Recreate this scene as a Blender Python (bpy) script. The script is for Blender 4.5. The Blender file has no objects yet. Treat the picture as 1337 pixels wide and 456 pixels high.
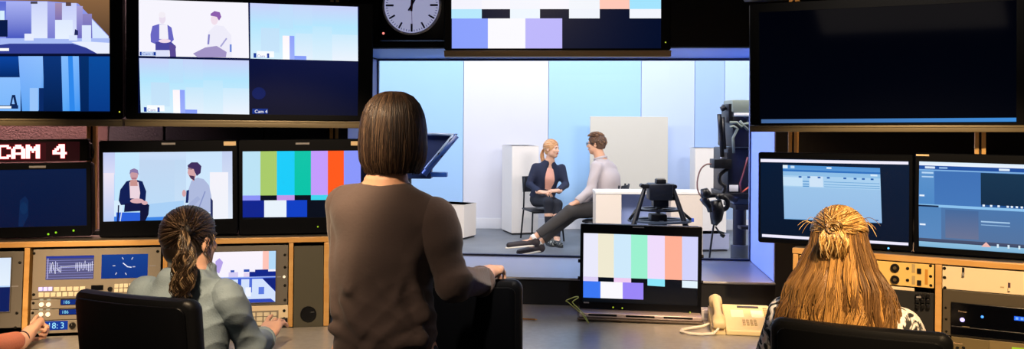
import bpy, bmesh, math, random
import numpy as np
from mathutils import Vector, Matrix

random.seed(7)
rng = np.random.default_rng(7)
SC = bpy.context.scene
COL = SC.collection
PI = math.pi

# ------------------------------------------------------------------ camera model (real metres, camera 1.6 m above the floor)
FPX, CX, CY, ROLL, EYE = 1150.0, 668.5, 160.0, 0.006, 1.6


def P(px, py, y):
    """world point at depth y that lies under photo position (px, py)"""
    x, v = px - CX, py - CY
    c, s = math.cos(ROLL), math.sin(ROLL)
    x, v = x * c + v * s, -x * s + v * c
    return Vector((x / FPX * y, y, EYE - v / FPX * y))


def ray_plane(px, py, o, n):
    d = P(px, py, 1.0) - Vector((0, 0, EYE))
    c = Vector((0, 0, EYE))
    t = (o - c).dot(n) / d.dot(n)
    return c + d * t


# ------------------------------------------------------------------ colours and materials
def lin(c):
    if isinstance(c, str):
        c = c.lstrip('#')
        c = [int(c[i:i + 2], 16) / 255 for i in (0, 2, 4)]
    return tuple(x / 12.92 if x <= 0.04045 else ((x + 0.055) / 1.055) ** 2.4 for x in c[:3])


MATS = {}


def mat(name, col='#808080', rough=0.5, metal=0.0, spec=0.5, bump=None, noise=None, emit=None, strength=1.0, wood=False, sheen=0.0):
    """bump=(scale, strength); noise=(scale, second colour, low, high)"""
    if name in MATS:
        return MATS[name]
    m = bpy.data.materials.new(name)
    m.use_nodes = True
    nt = m.node_tree
    b = nt.nodes['Principled BSDF']
    b.inputs['Base Color'].default_value = (*lin(col), 1)
    b.inputs['Roughness'].default_value = rough
    b.inputs['Metallic'].default_value = metal
    b.inputs['Specular IOR Level'].default_value = spec
    if sheen:
        b.inputs['Sheen Weight'].default_value = sheen
    if emit:
        b.inputs['Emission Color'].default_value = (*lin(emit), 1)
        b.inputs['Emission Strength'].default_value = strength
    if noise or bump or wood:
        tc = nt.nodes.new('ShaderNodeTexCoord')
    if noise:
        n = nt.nodes.new('ShaderNodeTexNoise')
        n.inputs['Scale'].default_value = noise[0]
        n.inputs['Detail'].default_value = 4
        r = nt.nodes.new('ShaderNodeValToRGB')
        r.color_ramp.elements[0].position = noise[2]
        r.color_ramp.elements[1].position = noise[3]
        r.color_ramp.elements[0].color = (*lin(col), 1)
        r.color_ramp.elements[1].color = (*lin(noise[1]), 1)
        if wood:
            mp = nt.nodes.new('ShaderNodeMapping')
            mp.inputs['Scale'].default_value = (1.0, 8, 8)
            nt.links.new(tc.outputs['Object'], mp.inputs['Vector'])
            nt.links.new(mp.outputs['Vector'], n.inputs['Vector'])
        else:
            nt.links.new(tc.outputs['Object'], n.inputs['Vector'])
        nt.links.new(n.outputs['Fac'], r.inputs['Fac'])
        nt.links.new(r.outputs['Color'], b.inputs['Base Color'])
    if bump:
        n2 = nt.nodes.new('ShaderNodeTexNoise')
        n2.inputs['Scale'].default_value = bump[0]
        n2.inputs['Detail'].default_value = 5
        bp = nt.nodes.new('ShaderNodeBump')
        bp.inputs['Strength'].default_value = bump[1]
        bp.inputs['Distance'].default_value = 0.01
        nt.links.new(tc.outputs['Object'], n2.inputs['Vector'])
        nt.links.new(n2.outputs['Fac'], bp.inputs['Height'])
        nt.links.new(bp.outputs['Normal'], b.inputs['Normal'])
    MATS[name] = m
    return m


def attr_mat(name, emissive=True, rough=0.25, strength=1.0, spec=0.3):
    if name in MATS:
        return MATS[name]
    m = bpy.data.materials.new(name)
    m.use_nodes = True
    nt = m.node_tree
    b = nt.nodes['Principled BSDF']
    a = nt.nodes.new('ShaderNodeAttribute')
    a.attribute_name = 'tint'
    b.inputs['Roughness'].default_value = rough
    b.inputs['Specular IOR Level'].default_value = spec
    if emissive:
        b.inputs['Base Color'].default_value = (0.0012, 0.0014, 0.002, 1)
        nt.links.new(a.outputs['Color'], b.inputs['Emission Color'])
        b.inputs['Emission Strength'].default_value = strength
    else:
        nt.links.new(a.outputs['Color'], b.inputs['Base Color'])
    MATS[name] = m
    return m


# ------------------------------------------------------------------ tagging
def tag(o, label=None, cat=None, group=None, kind=None):
    if label:
        o['label'] = label
    if cat:
        o['category'] = cat
        o['kind'] = kind or 'thing'
    elif kind:
        o['kind'] = kind
    if group:
        o['group'] = group
    return o


def thing(name, label, cat, loc=(0, 0, 0), rot=(0, 0, 0), group=None):
    o = bpy.data.objects.new(name, None)
    o.empty_display_size = 0.1
    COL.objects.link(o)
    o.location = loc
    o.rotation_euler = rot
    return tag(o, label, cat, group)


def copy_tree(o, parent=None):
    c = o.copy()
    COL.objects.link(c)
    if parent is not None:
        c.parent = parent
    for ch in [x for x in bpy.data.objects if x.parent == o]:
        copy_tree(ch, c)
    return c


# ------------------------------------------------------------------ mesh collector
def eul(rot):
    from mathutils import Euler
    return Euler(rot).to_matrix()


class G:
    def __init__(s):
        s.v, s.f = [], []

    def add(s, vs, fs):
        n = len(s.v)
        s.v += [Vector(v) for v in vs]
        s.f += [tuple(i + n for i in f) for f in fs]
        return s

    def box(s, c, size, bevel=0.0, rot=None, seg=2):
        bm = bmesh.new()
        bmesh.ops.create_cube(bm, size=1.0)
        for v in bm.verts:
            v.co = Vector((v.co.x * size[0], v.co.y * size[1], v.co.z * size[2]))
        if bevel:
            bmesh.ops.bevel(bm, geom=bm.edges[:], offset=min(bevel, min(size) * 0.49), segments=seg, profile=0.5, affect='EDGES')
        R = eul(rot) if rot else None
        vs = [((R @ v.co) if R else v.co) + Vector(c) for v in bm.verts]
        for i, v in enumerate(bm.verts):
            v.index = i
        fs = [[v.index for v in f.verts] for f in bm.faces]
        bm.free()
        return s.add(vs, fs)

    def tube(s, path, r, n=8, closed=False, caps=True):
        """round tube along a path; r a number or one per point"""
        pts = [Vector(p) for p in path]
        rs = r if isinstance(r, (list, tuple)) else [r] * len(pts)
        vs, fs = [], []
        up = None
        for i, p in enumerate(pts):
            a = pts[i - 1] if (i or closed) else p
            b = pts[(i + 1) % len(pts)] if (i < len(pts) - 1 or closed) else p
            t = (b - a)
            t = t.normalized() if t.length > 1e-9 else Vector((0, 0, 1))
            if up is None:
                up = t.orthogonal().normalized()
            up = (up - t * up.dot(t))
            up = up.normalized() if up.length > 1e-6 else t.orthogonal().normalized()
            w = t.cross(up)
            for k in range(n):
                q = 2 * PI * k / n
                vs.append(p + (up * math.cos(q) + w * math.sin(q)) * rs[i])
        m = len(pts)
        for i in range(m if closed else m - 1):
            j = (i + 1) % m
            for k in range(n):
                k2 = (k + 1) % n
                fs.append((i * n + k, i * n + k2, j * n + k2, j * n + k))
        if caps and not closed:
            fs.append(tuple(range(n))[::-1])
            fs.append(tuple((m - 1) * n + k for k in range(n)))
        return s.add(vs, fs)

    def cyl(s, a, b, r, r2=None, n=20):
        return s.tube([a, b], [r, r if r2 is None else r2], n)

    def lathe(s, c, prof, axis=(0, 0, 1), n=28):
        """prof: (radius, height) pairs along axis from c"""
        ax = Vector(axis).normalized()
        u = ax.orthogonal().normalized()
        w = ax.cross(u)
        vs, fs = [], []
        for r, h in prof:
            for k in range(n):
                q = 2 * PI * k / n
                vs.append(Vector(c) + ax * h + (u * math.cos(q) + w * math.sin(q)) * max(r, 1e-5))
        for i in range(len(prof) - 1):
            for k in range(n):
                k2 = (k + 1) % n
                fs.append((i * n + k, i * n + k2, (i + 1) * n + k2, (i + 1) * n + k))
        fs.append(tuple(range(n))[::-1])
        fs.append(tuple((len(prof) - 1) * n + k for k in range(n)))
        return s.add(vs, fs)

    def prism(s, poly, a, b, axes='xz'):
        """extrude a 2D polygon between depths a and b along the third axis"""
        def v(p, d):
            return {'xz': (p[0], d, p[1]), 'xy': (p[0], p[1], d), 'yz': (d, p[0], p[1])}[axes]
        n = len(poly)
        vs = [v(p, a) for p in poly] + [v(p, b) for p in poly]
        fs = [tuple(range(n)), tuple(range(2 * n - 1, n - 1, -1))]
        fs += [(i, i + n, (i + 1) % n + n, (i + 1) % n) for i in range(n)]
        return s.add(vs, fs)

    def ring(s, ow, oh, il, ir, it, ib, y0, y1, rad=0.012):
        """frame ring in the xz plane: outer ow x oh centred, inner opening il..ir, ib..it, from depth y0 (front) to y1 (back)"""
        def rr(l, r, b, t, q):
            o = []
            for cx, cz, a0 in ((r - q, t - q, 0), (l + q, t - q, 90), (l + q, b + q, 180), (r - q, b + q, 270)):
                for k in range(5):
                    a = math.radians(a0 + 22.5 * k)
                    o.append((cx + q * math.cos(a), cz + q * math.sin(a)))
            return o
        e = 0.003
        A = rr(-ow / 2, ow / 2, -oh / 2, oh / 2, rad)
        A1 = rr(-ow / 2 + e, ow / 2 - e, -oh / 2 + e, oh / 2 - e, rad)
        B = rr(il, ir, ib, it, 0.001)
        n = len(A)
        vs = [(x, y1, z) for x, z in A] + [(x, y0 + e, z) for x, z in A] + [(x, y0, z) for x, z in A1] + [(x, y0, z) for x, z in B] + [(x, y1, z) for x, z in B]
        fs = []
        for L in range(5):
            M = (L + 1) % 5
            for i in range(n):
                j = (i + 1) % n
                fs.append((L * n + i, L * n + j, M * n + j, M * n + i))
        return s.add(vs, fs)

    def xf(s, M):
        s.v = [M @ v for v in s.v]
        return s

    def obj(s, name, m=None, parent=None, smooth=False, angle=None):
        me = bpy.data.meshes.new(name)
        me.from_pydata([tuple(v) for v in s.v], [], s.f)
        bm = bmesh.new()
        bm.from_mesh(me)
        bmesh.ops.recalc_face_normals(bm, faces=bm.faces[:])
        bm.to_mesh(me)
        bm.free()
        if m:
            me.materials.append(m)
        if smooth:
            me.polygons.foreach_set('use_smooth', [True] * len(me.polygons))
            if angle:
                me.set_sharp_from_angle(angle=math.radians(angle))
        o = bpy.data.objects.new(name, me)
        COL.objects.link(o)
        if parent is not None:
            o.parent = parent
        return o


# ------------------------------------------------------------------ lit pictures on screens (flat, layered)
class Pic:
    """flat picture on a screen: u to the right, v downwards, both 0..1"""
    def __init__(s, w, h, x0=None, z1=None, y=0.0):
        s.w, s.h = w, h
        s.x0 = -w / 2 if x0 is None else x0
        s.z1 = h / 2 if z1 is None else z1
        s.y = y
        s.k = 0
        s.v, s.f, s.c = [], [], []
        s.win = (0, 0, 1, 1)

    def pt(s, u, v):
        a, b, c, d = s.win
        u, v = a + u * (c - a), b + v * (d - b)
        return (s.x0 + u * s.w, s.y - 0.00006 * s.k, s.z1 - v * s.h)

    def poly(s, pts, col, clip=True):
        if clip:
            pts2, cols = [], None
            pts = [(min(max(u, 0), 1), min(max(v, 0), 1)) for u, v in pts]
        n = len(s.v)
        s.v += [s.pt(*p) for p in pts]
        s.f.append(tuple(range(n, n + len(pts))))
        if isinstance(col, (list, tuple)) and isinstance(col[0], str):
            s.c += [lin(c) for c in col]
        else:
            s.c += [lin(col)] * len(pts)
        s.k += 1
        return s

    def rect(s, u0, v0, u1, v1, col, col2=None, side=None):
        """col..col2 top to bottom, or left to right with side"""
        c2 = col2 or col
        cs = [col, col, c2, c2] if not side else [col, c2, c2, col]
        return s.poly([(u0, v0), (u1, v0), (u1, v1), (u0, v1)], cs)

    def ell(s, u, v, ru, rv, col, n=18):
        return s.poly([(u + ru * math.cos(2 * PI * k / n), v + rv * math.sin(2 * PI * k / n)) for k in range(n)], col)

    def line(s, a, b, wd, col):
        au, av = a[0] * s.w, a[1] * s.h
        bu, bv = b[0] * s.w, b[1] * s.h
        d = math.hypot(bu - au, bv - av) or 1e-9
        nx, ny = -(bv - av) / d * wd / 2, (bu - au) / d * wd / 2
        return s.poly([((au + nx) / s.w, (av + ny) / s.h), ((bu + nx) / s.w, (bv + ny) / s.h), ((bu - nx) / s.w, (bv - ny) / s.h), ((au - nx) / s.w, (av - ny) / s.h)], col)

    def text(s, u, v, hgt, string, col):
        """writing with its left end at u and its baseline at v; hgt = letter height in screen heights"""
        vs, fs = text_mesh(string)
        a, b, c, d = s.win
        H = hgt * s.h * (d - b)
        o = s.pt(u, v)
        n = len(s.v)
        s.v += [(o[0] + x * H, o[1] - 0.00006, o[2] + z * H) for x, z in vs]
        s.f += [tuple(i + n for i in f) for f in fs]
        s.c += [lin(col)] * len(vs)
        s.k += 2
        return s

    def window(s, *w):
        s.win = w or (0, 0, 1, 1)
        return s

    def obj(s, name, parent, m=None):
        me = bpy.data.meshes.new(name)
        # faces look towards -y
        fs = []
        for f in s.f:
            p = [Vector(s.v[i]) for i in f[:3]]
            nn = (p[1] - p[0]).cross(p[2] - p[0])
            fs.append(f if nn.y < 0 else f[::-1])
        me.from_pydata(s.v, [], fs)
        at = me.color_attributes.new('tint', 'FLOAT_COLOR', 'POINT')
        at.data.foreach_set('color', [x for c in s.c for x in (*c, 1.0)])
        me.materials.append(m or attr_mat('lit_screen'))
        o = bpy.data.objects.new(name, me)
        COL.objects.link(o)
        o.parent = parent
        return o


_TX = {}


def text_mesh(string):
    """built-in font letters, capital height 1, as 2D points and faces"""
    if string in _TX:
        return _TX[string]
    cu = bpy.data.curves.new('writing', 'FONT')
    cu.body = string
    cu.size = 1.0
    cu.resolution_u = 3
    o = bpy.data.objects.new('writing', cu)
    COL.objects.link(o)
    dg = bpy.context.evaluated_depsgraph_get()
    ev = o.evaluated_get(dg)
    me = ev.to_mesh()
    vs = [(v.co.x / 0.69, v.co.y / 0.69) for v in me.vertices]
    fs = [tuple(p.vertices) for p in me.polygons]
    ev.to_mesh_clear()
    bpy.data.objects.remove(o)
    bpy.data.curves.remove(cu)
    _TX[string] = (vs, fs)
    return vs, fs


def text_obj(string, name, size, loc, m, parent, depth=0.0004):
    """flat lettering in the xz plane, facing -y, left end at loc, capital height size"""
    vs, fs = text_mesh(string)
    me = bpy.data.meshes.new(name)
    me.from_pydata([(loc[0] + x * size, loc[1] - depth, loc[2] + z * size) for x, z in vs], [], fs)
    me.materials.append(m)
    o = bpy.data.objects.new(name, me)
    COL.objects.link(o)
    o.parent = parent
    return o
# ------------------------------------------------------------------ smooth bodies: blended rounded volumes turned into one continuous mesh
A3 = lambda v: np.array([v[0], v[1], v[2]], dtype=np.float32)


class Prim:
    def __init__(s, fn, lo, hi, k=0.02, op='u'):
        s.fn, s.lo, s.hi, s.k, s.op = fn, np.array(lo, float), np.array(hi, float), k, op


def cone(a, b, ra, rb, k=0.02, flat=False, op='u', flat_a=False):
    a, b = A3(a), A3(b)
    ba = b - a
    L2 = float(ba @ ba) + 1e-12
    dn = ba / math.sqrt(L2)

    def fn(p):
        pa = p - a
        t = np.clip(pa @ ba / L2, 0, 1)
        d = np.linalg.norm(pa - t[:, None] * ba, axis=1) - (ra + t * (rb - ra))
        if flat:
            d = np.maximum(d, (p - b) @ dn)
        if flat_a:
            d = np.maximum(d, -((p - a) @ dn))
        return d
    r = max(ra, rb)
    return Prim(fn, np.minimum(a, b) - r, np.maximum(a, b) + r, k, op)


def ell(c, r, R=None, k=0.02, op='u'):
    c, r = A3(c), A3(r)
    R = None if R is None else np.array(R, dtype=np.float32)   # columns = axes

    def fn(p):
        q = p - c
        if R is not None:
            q = q @ R
        k0 = np.linalg.norm(q / r, axis=1)
        k1 = np.linalg.norm(q / (r * r), axis=1) + 1e-9
        return np.where(k0 < 1e-4, -r.min(), k0 * (k0 - 1.0) / k1)
    m = float(r.max())
    return Prim(fn, c - m, c + m, k, op)


def rbox(c, h, rad, R=None, k=0.02, op='u'):
    c, h = A3(c), A3(h)
    R = None if R is None else np.array(R, dtype=np.float32)

    def fn(p):
        q = p - c
        if R is not None:
            q = q @ R
        q = np.abs(q) - (h - rad)
        return np.linalg.norm(np.maximum(q, 0), axis=1) + np.minimum(q.max(axis=1), 0) - rad
    m = float(np.linalg.norm(h))
    return Prim(fn, c - m, c + m, k, op)


def loft(pts, ws, ds, xa, ya, k=0.03, e=2.3, op='u'):
    """stacked rounded sections: centres pts, half width ws along xa, half depth ds along ya"""
    pts = np.array([A3(p) for p in pts])
    xa, ya = A3(xa), A3(ya)
    xa = xa / np.linalg.norm(xa)
    ax = pts[-1] - pts[0]
    ax = ax / np.linalg.norm(ax)
    ya = ya - ax * (ya @ ax)
    ya = ya / np.linalg.norm(ya)
    h = (pts - pts[0]) @ ax
    # smooth resampling
    hh = np.linspace(h[0], h[-1], 60)

    def cr(vals):
        vals = np.array(vals, float)
        m = np.gradient(vals, h, axis=0) if len(h) > 1 else vals * 0
        i = np.clip(np.searchsorted(h, hh, side='right') - 1, 0, len(h) - 2)
        t = (hh - h[i]) / (h[i + 1] - h[i])
        dh = h[i + 1] - h[i]
        if vals.ndim > 1:
            t, dh = t[:, None], dh[:, None]
        return (2 * t**3 - 3 * t**2 + 1) * vals[i] + (t**3 - 2 * t**2 + t) * dh * m[i] + (-2 * t**3 + 3 * t**2) * vals[i + 1] + (t**3 - t**2) * dh * m[i + 1]
    C, W, D = cr(pts), cr(ws), cr(ds)

    def fn(p):
        q = (p - pts[0]) @ ax
        qc = np.clip(q, h[0], h[-1])
        c = np.stack([np.interp(qc, hh, C[:, j]) for j in range(3)], axis=1)
        w, d = np.interp(qc, hh, W), np.interp(qc, hh, D)
        o = p - c
        x, y = o @ xa, o @ ya
        rr = ((np.abs(x) / w) ** e + (np.abs(y) / d) ** e + 1e-9) ** (1 / e)
        dist = (rr - 1) * np.minimum(w, d)
        return np.maximum(dist, np.maximum(h[0] - q, q - h[-1]))
    m = float(max(max(ws), max(ds)))
    return Prim(fn, pts.min(0) - m, pts.max(0) + m, k, op)


def half(o, n, k=0.004, op='i'):
    o, n = A3(o), A3(n)
    n = n / np.linalg.norm(n)
    return Prim(lambda p: (p - o) @ n, (-99,) * 3, (99,) * 3, k, op)


def smin(a, b, k):
    h = np.clip(0.5 + 0.5 * (b - a) / k, 0, 1)
    return b + (a - b) * h - k * h * (1 - h)


def axis_pts(lo, hi, h, fines):
    xs = [lo]
    while xs[-1] < hi:
        st = h
        for a, b, f in fines:
            if a - h <= xs[-1] <= b:
                st = min(st, f)
        xs.append(xs[-1] + st)
    return np.array(xs, dtype=np.float32)


def surface(prims, h=0.007, fine=(), disp=None, pad=0.02):
    """fine: list of (centre, radius, step) where the mesh is finer. returns verts, quads"""
    un = [p for p in prims if p.op == 'u']
    lo = np.min([p.lo for p in un], axis=0) - pad
    hi = np.max([p.hi for p in un], axis=0) + pad
    ax = [axis_pts(lo[i], hi[i], h, [(c[i] - r, c[i] + r, f) for c, r, f in fine]) for i in range(3)]
    n = [len(a) for a in ax]
    vol = np.full(n, 1.0, dtype=np.float32)
    B = 20
    mg = 0.05
    for i in range(0, n[0], B):
        for j in range(0, n[1], B):
            for k in range(0, n[2], B):
                X, Y, Z = ax[0][i:i + B], ax[1][j:j + B], ax[2][k:k + B]
                bl = np.array([X[0], Y[0], Z[0]]) - mg
                bh = np.array([X[-1], Y[-1], Z[-1]]) + mg
                pr = [p for p in prims if np.all(p.lo <= bh) and np.all(p.hi >= bl)]
                if not any(p.op == 'u' for p in pr):
                    continue
                p3 = np.stack(np.meshgrid(X, Y, Z, indexing='ij'), -1).reshape(-1, 3)
                d = None
                for p in pr:
                    e = p.fn(p3)
                    if p.op == 'u':
                        d = e if d is None else smin(d, e, p.k)
                    elif d is None:
                        continue
                    elif p.op == 's':
                        d = -smin(-d, e, p.k)
                    else:
                        d = -smin(-d, -e, p.k)
                if disp is not None:
                    d = d + disp(p3)
                vol[i:i + B, j:j + B, k:k + B] = d.reshape(len(X), len(Y), len(Z))
    s = vol < 0
    cs = [s[a:n[0] - 1 + a, b:n[1] - 1 + b, c:n[2] - 1 + c] for a in (0, 1) for b in (0, 1) for c in (0, 1)]
    cnt = sum(c.astype(np.int8) for c in cs)
    I = np.argwhere((cnt > 0) & (cnt < 8))
    idx = np.full((n[0] - 1, n[1] - 1, n[2] - 1), -1, dtype=np.int32)
    idx[I[:, 0], I[:, 1], I[:, 2]] = np.arange(len(I))
    acc = np.zeros((len(I), 3))
    num = np.zeros(len(I))
    corn = [(a, b, c) for a in (0, 1) for b in (0, 1) for c in (0, 1)]
    val = {c: vol[I[:, 0] + c[0], I[:, 1] + c[1], I[:, 2] + c[2]] for c in corn}
    pos = {c: np.stack([ax[m][I[:, m] + c[m]] for m in range(3)], 1) for c in corn}
    for c in corn:
        for m in range(3):
            if c[m] == 0:
                e = tuple(1 if q == m else c[q] for q in range(3))
                va, vb = val[c], val[e]
                ok = (va < 0) != (vb < 0)
                t = np.where(ok, va / np.where(ok, va - vb, 1), 0)[:, None]
                acc += np.where(ok[:, None], pos[c] * (1 - t) + pos[e] * t, 0)
                num += ok
    V = acc / num[:, None]
    F = []
    for m in range(3):
        a, b = (m + 1) % 3, (m + 2) % 3
        sl0 = [slice(1, n[q] - 1) for q in range(3)]
        sl0[m] = slice(0, n[m] - 1)
        sl1 = list(sl0)
        sl1[m] = slice(1, n[m])
        s0, s1 = s[tuple(sl0)], s[tuple(sl1)]
        E = np.argwhere(s0 != s1)
        if not len(E):
            continue
        off = np.array([0 if q == m else 1 for q in range(3)])
        E = E + off
        flip = s[E[:, 0], E[:, 1], E[:, 2]]
        q = []
        for da, db in ((-1, -1), (0, -1), (0, 0), (-1, 0)):
            o = np.zeros(3, int)
            o[a], o[b] = da, db
            q.append(idx[E[:, 0] + o[0], E[:, 1] + o[1], E[:, 2] + o[2]])
        q = np.stack(q, 1)
        q[~flip] = q[~flip][:, ::-1]
        F.append(q)
    F = np.concatenate(F)
    F = F[(F >= 0).all(1)]
    return V, F


def quad_mesh(name, V, F, m, parent=None, tint=None):
    me = bpy.data.meshes.new(name)
    me.vertices.add(len(V))
    me.vertices.foreach_set('co', np.asarray(V, dtype=np.float32).ravel())
    k = F.shape[1]
    me.loops.add(F.size)
    me.loops.foreach_set('vertex_index', np.asarray(F, dtype=np.int32).ravel())
    me.polygons.add(len(F))
    me.polygons.foreach_set('loop_start', np.arange(0, F.size, k, dtype=np.int32))
    me.polygons.foreach_set('loop_total', np.full(len(F), k, dtype=np.int32))
    me.polygons.foreach_set('use_smooth', np.ones(len(F), dtype=bool))
    me.update(calc_edges=True)
    if tint is not None:
        at = me.color_attributes.new('tint', 'FLOAT_COLOR', 'POINT')
        at.data.foreach_set('color', np.concatenate([tint, np.ones((len(tint), 1))], 1).astype(np.float32).ravel())
    if m:
        me.materials.append(m)
    o = bpy.data.objects.new(name, me)
    COL.objects.link(o)
    if parent is not None:
        o.parent = parent
        o.matrix_parent_inverse = parent.matrix_world.inverted()
    return o


def blob(name, prims, m, parent=None, h=0.007, fine=(), disp=None):
    V, F = surface(prims, h, fine, disp)
    return quad_mesh(name, V, F, m, parent)


def folds(amp=0.004, f=22.0, dirs=((0.3, 0.2, 1.0), (-0.5, 0.3, 0.9)), seed=0, sharp=False):
    """soft cloth folds"""
    r = np.random.default_rng(seed)
    ph = r.uniform(0, 6.28, 8)

    def fn(p):
        out = 0
        for i, d in enumerate(dirs):
            d = np.array(d) / np.linalg.norm(d)
            w = 2.2 * np.sin(p @ np.array([7.1, 5.3, 3.7]) + ph[i]) + 1.4 * np.sin(p @ np.array([-11.0, 9.0, 6.0]) + ph[i + 2])
            sn = np.sin(p @ d * f * (1 + 0.45 * i) + w)
            out = out + ((np.abs(sn) ** 0.55 - 0.65) * 1.5 if sharp else sn) * (0.5 + 0.5 * np.sin(p @ np.array([5.0, -6.0, 8.0]) + ph[i + 4]))
        return amp * out
    return fn


# ------------------------------------------------------------------ hands, heads, whole figures
def hand(w, fd, pn, side, curl=(25, 30, 20), size=1.0, spread=4, thumb=(0.6, 0.55), index_curl=None, k=0.006):
    """w wrist, fd finger direction, pn the way the palm looks, side +1 = thumb towards fd x pn, -1 = the other way"""
    w, fd, pn = Vector(w), Vector(fd).normalized(), Vector(pn)
    pn = (pn - fd * pn.dot(fd)).normalized()
    sd = fd.cross(pn).normalized() * side        # towards the thumb
    s = size
    R = np.array([list(fd), list(sd), list(pn)]).T
    out = []
    pc = w + fd * 0.052 * s
    out.append(ell(pc, (0.050 * s, 0.039 * s, 0.0155 * s), R, 0.012))
    out.append(rbox(pc + fd * 0.012 * s, (0.034 * s, 0.037 * s, 0.0125 * s), 0.011 * s, R, 0.008))
    out.append(cone(w - fd * 0.03 * s, w + fd * 0.03 * s, 0.024 * s, 0.023 * s, 0.02))
    tips = []
    for i, (o, ln, r) in enumerate(((0.029, (0.040, 0.024, 0.019), 0.0085), (0.0095, (0.044, 0.027, 0.020), 0.0088), (-0.010, (0.041, 0.026, 0.020), 0.0083), (-0.0285, (0.032, 0.019, 0.017), 0.0072))):
        base = w + (fd * (0.090 - 0.004 * abs(i - 1) - (0.006 if i == 3 else 0)) + sd * o) * s
        out.append(ell(base - fd * 0.004 * s, (0.012 * s, 0.0095 * s, 0.0115 * s), R, 0.006))
        a = math.radians(spread * (1.3 - i))
        d = fd * math.cos(a) + sd * math.sin(a)
        p = base
        cl = index_curl if (i == 0 and index_curl is not None) else curl
        th = 0
        for j in range(3):
            th += math.radians(cl[j] * (1 + 0.08 * i))
            v = d * math.cos(th) + pn * math.sin(th)
            q = p + v * ln[j] * s
            out.append(cone(p, q, (r - 0.0006 * j) * s, (r - 0.0006 * (j + 1)) * s, k if j else 0.006))
            p = q
        tips.append(p)
    t0 = w + (fd * 0.022 + sd * 0.026 + pn * 0.006) * s
    v1 = (fd * 0.62 + sd * thumb[0] + pn * 0.25).normalized()
    t1 = t0 + v1 * 0.040 * s
    v2 = (fd * 0.9 + sd * (thumb[0] - 0.4) + pn * thumb[1] * 0.6).normalized()
    t2 = t1 + v2 * 0.031 * s
    t3 = t2 + (v2 + pn * 0.2).normalized() * 0.024 * s
    out += [cone(t0, t1, 0.0135 * s, 0.0105 * s, 0.012), cone(t1, t2, 0.0102 * s, 0.0092 * s, k), cone(t2, t3, 0.0092 * s, 0.0075 * s, k)]
    return out


def frame_of(fwd, up=(0, 0, 1)):
    f = Vector(fwd).normalized()
    u = Vector(up)
    r = f.cross(u).normalized()
    u = r.cross(f).normalized()
    return r, f, u


def head_prims(c, fwd, up=(0, 0, 1), s=1.0):
    r, f, u = frame_of(fwd, up)
    R = np.array([list(r), list(f), list(u)]).T
    L = lambda x, y, z: Vector(c) + (r * x + f * y + u * z) * s
    E = lambda x, y, z, a, b, d, k=0.02, op='u': ell(L(x, y, z), (a * s, b * s, d * s), R, k, op)
    o = [E(0, -0.012, 0.028, 0.073, 0.092, 0.084), E(0, 0.020, -0.030, 0.060, 0.070, 0.072), E(0, 0.050, -0.086, 0.034, 0.032, 0.025, 0.025),
         E(-0.035, 0.02, -0.06, 0.026, 0.04, 0.03, 0.02), E(0.035, 0.02, -0.06, 0.026, 0.04, 0.03, 0.02),
         E(-0.031, 0.092, 0.006, 0.019, 0.013, 0.012, 0.012, 's'), E(0.031, 0.092, 0.006, 0.019, 0.013, 0.012, 0.012, 's'),
         E(0, 0.074, 0.024, 0.050, 0.018, 0.010, 0.012),
         cone(L(0, 0.082, 0.010), L(0, 0.104, -0.026), 0.0075 * s, 0.0105 * s, 0.012), E(-0.010, 0.094, -0.029, 0.008, 0.009, 0.007, 0.006), E(0.010, 0.094, -0.029, 0.008, 0.009, 0.007, 0.006),
         E(0, 0.0855, -0.053, 0.023, 0.009, 0.0055, 0.006), E(0, 0.083, -0.063, 0.020, 0.010, 0.006, 0.006),
         E(-0.033, 0.066, -0.02, 0.02, 0.018, 0.018, 0.02), E(0.033, 0.066, -0.02, 0.02, 0.018, 0.018, 0.02)]
    for sx in (-1, 1):
        o += [E(sx * 0.076, -0.008, -0.004, 0.011, 0.019, 0.031, 0.008), E(sx * 0.086, -0.004, 0.0, 0.006, 0.010, 0.018, 0.006, 's')]
    return o


def face_bits(body, c, fwd, up=(0, 0, 1), iris='#4a5a68', lip='#b4665c', brow='#5a4030', s=1.0):
    r, f, u = frame_of(fwd, up)
    L = lambda x, y, z: Vector(c) + (r * x + f * y + u * z) * s
    R = np.array([list(r), list(f), list(u)]).T
    for sx in (-1, 1):
        e = G().lathe(L(sx * 0.031, 0.0605, 0.006), [(0.0115 * math.sin(PI * t / 10) * s, 0.0115 * (1 - math.cos(PI * t / 10)) * s) for t in range(11)], axis=f, n=14).obj('eye', mat('eye_white', '#e8e4de', 0.2), body, True)
        e.matrix_parent_inverse = body.matrix_world.inverted()
        i = G().lathe(L(sx * 0.031, 0.0832, 0.006), [(0.006 * s, 0), (0.0056 * s, 0.0012 * s)], axis=f, n=14).obj('iris', mat('iris' + iris, iris, 0.15), e, True)
        b = G().tube([L(sx * x, y, z) for x, y, z in ((0.014, 0.090, 0.023), (0.026, 0.0885, 0.028), (0.040, 0.079, 0.026), (0.049, 0.069, 0.021))], [0.0022 * s, 0.0032 * s, 0.0028 * s, 0.001 * s], 6).obj('eyebrow', mat('brow' + brow, brow, 0.7), body, True)
    lp = [(-0.024, 0.082, -0.058), (-0.012, 0.0925, -0.0555), (0, 0.0955, -0.0565), (0.012, 0.0925, -0.0555), (0.024, 0.082, -0.058)]
    G().tube([L(*q) for q in lp], [0.001, 0.0046 * s, 0.0050 * s, 0.0046 * s, 0.001], 8).obj('lips', mat('lip' + lip, lip, 0.4), body, True)


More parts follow.
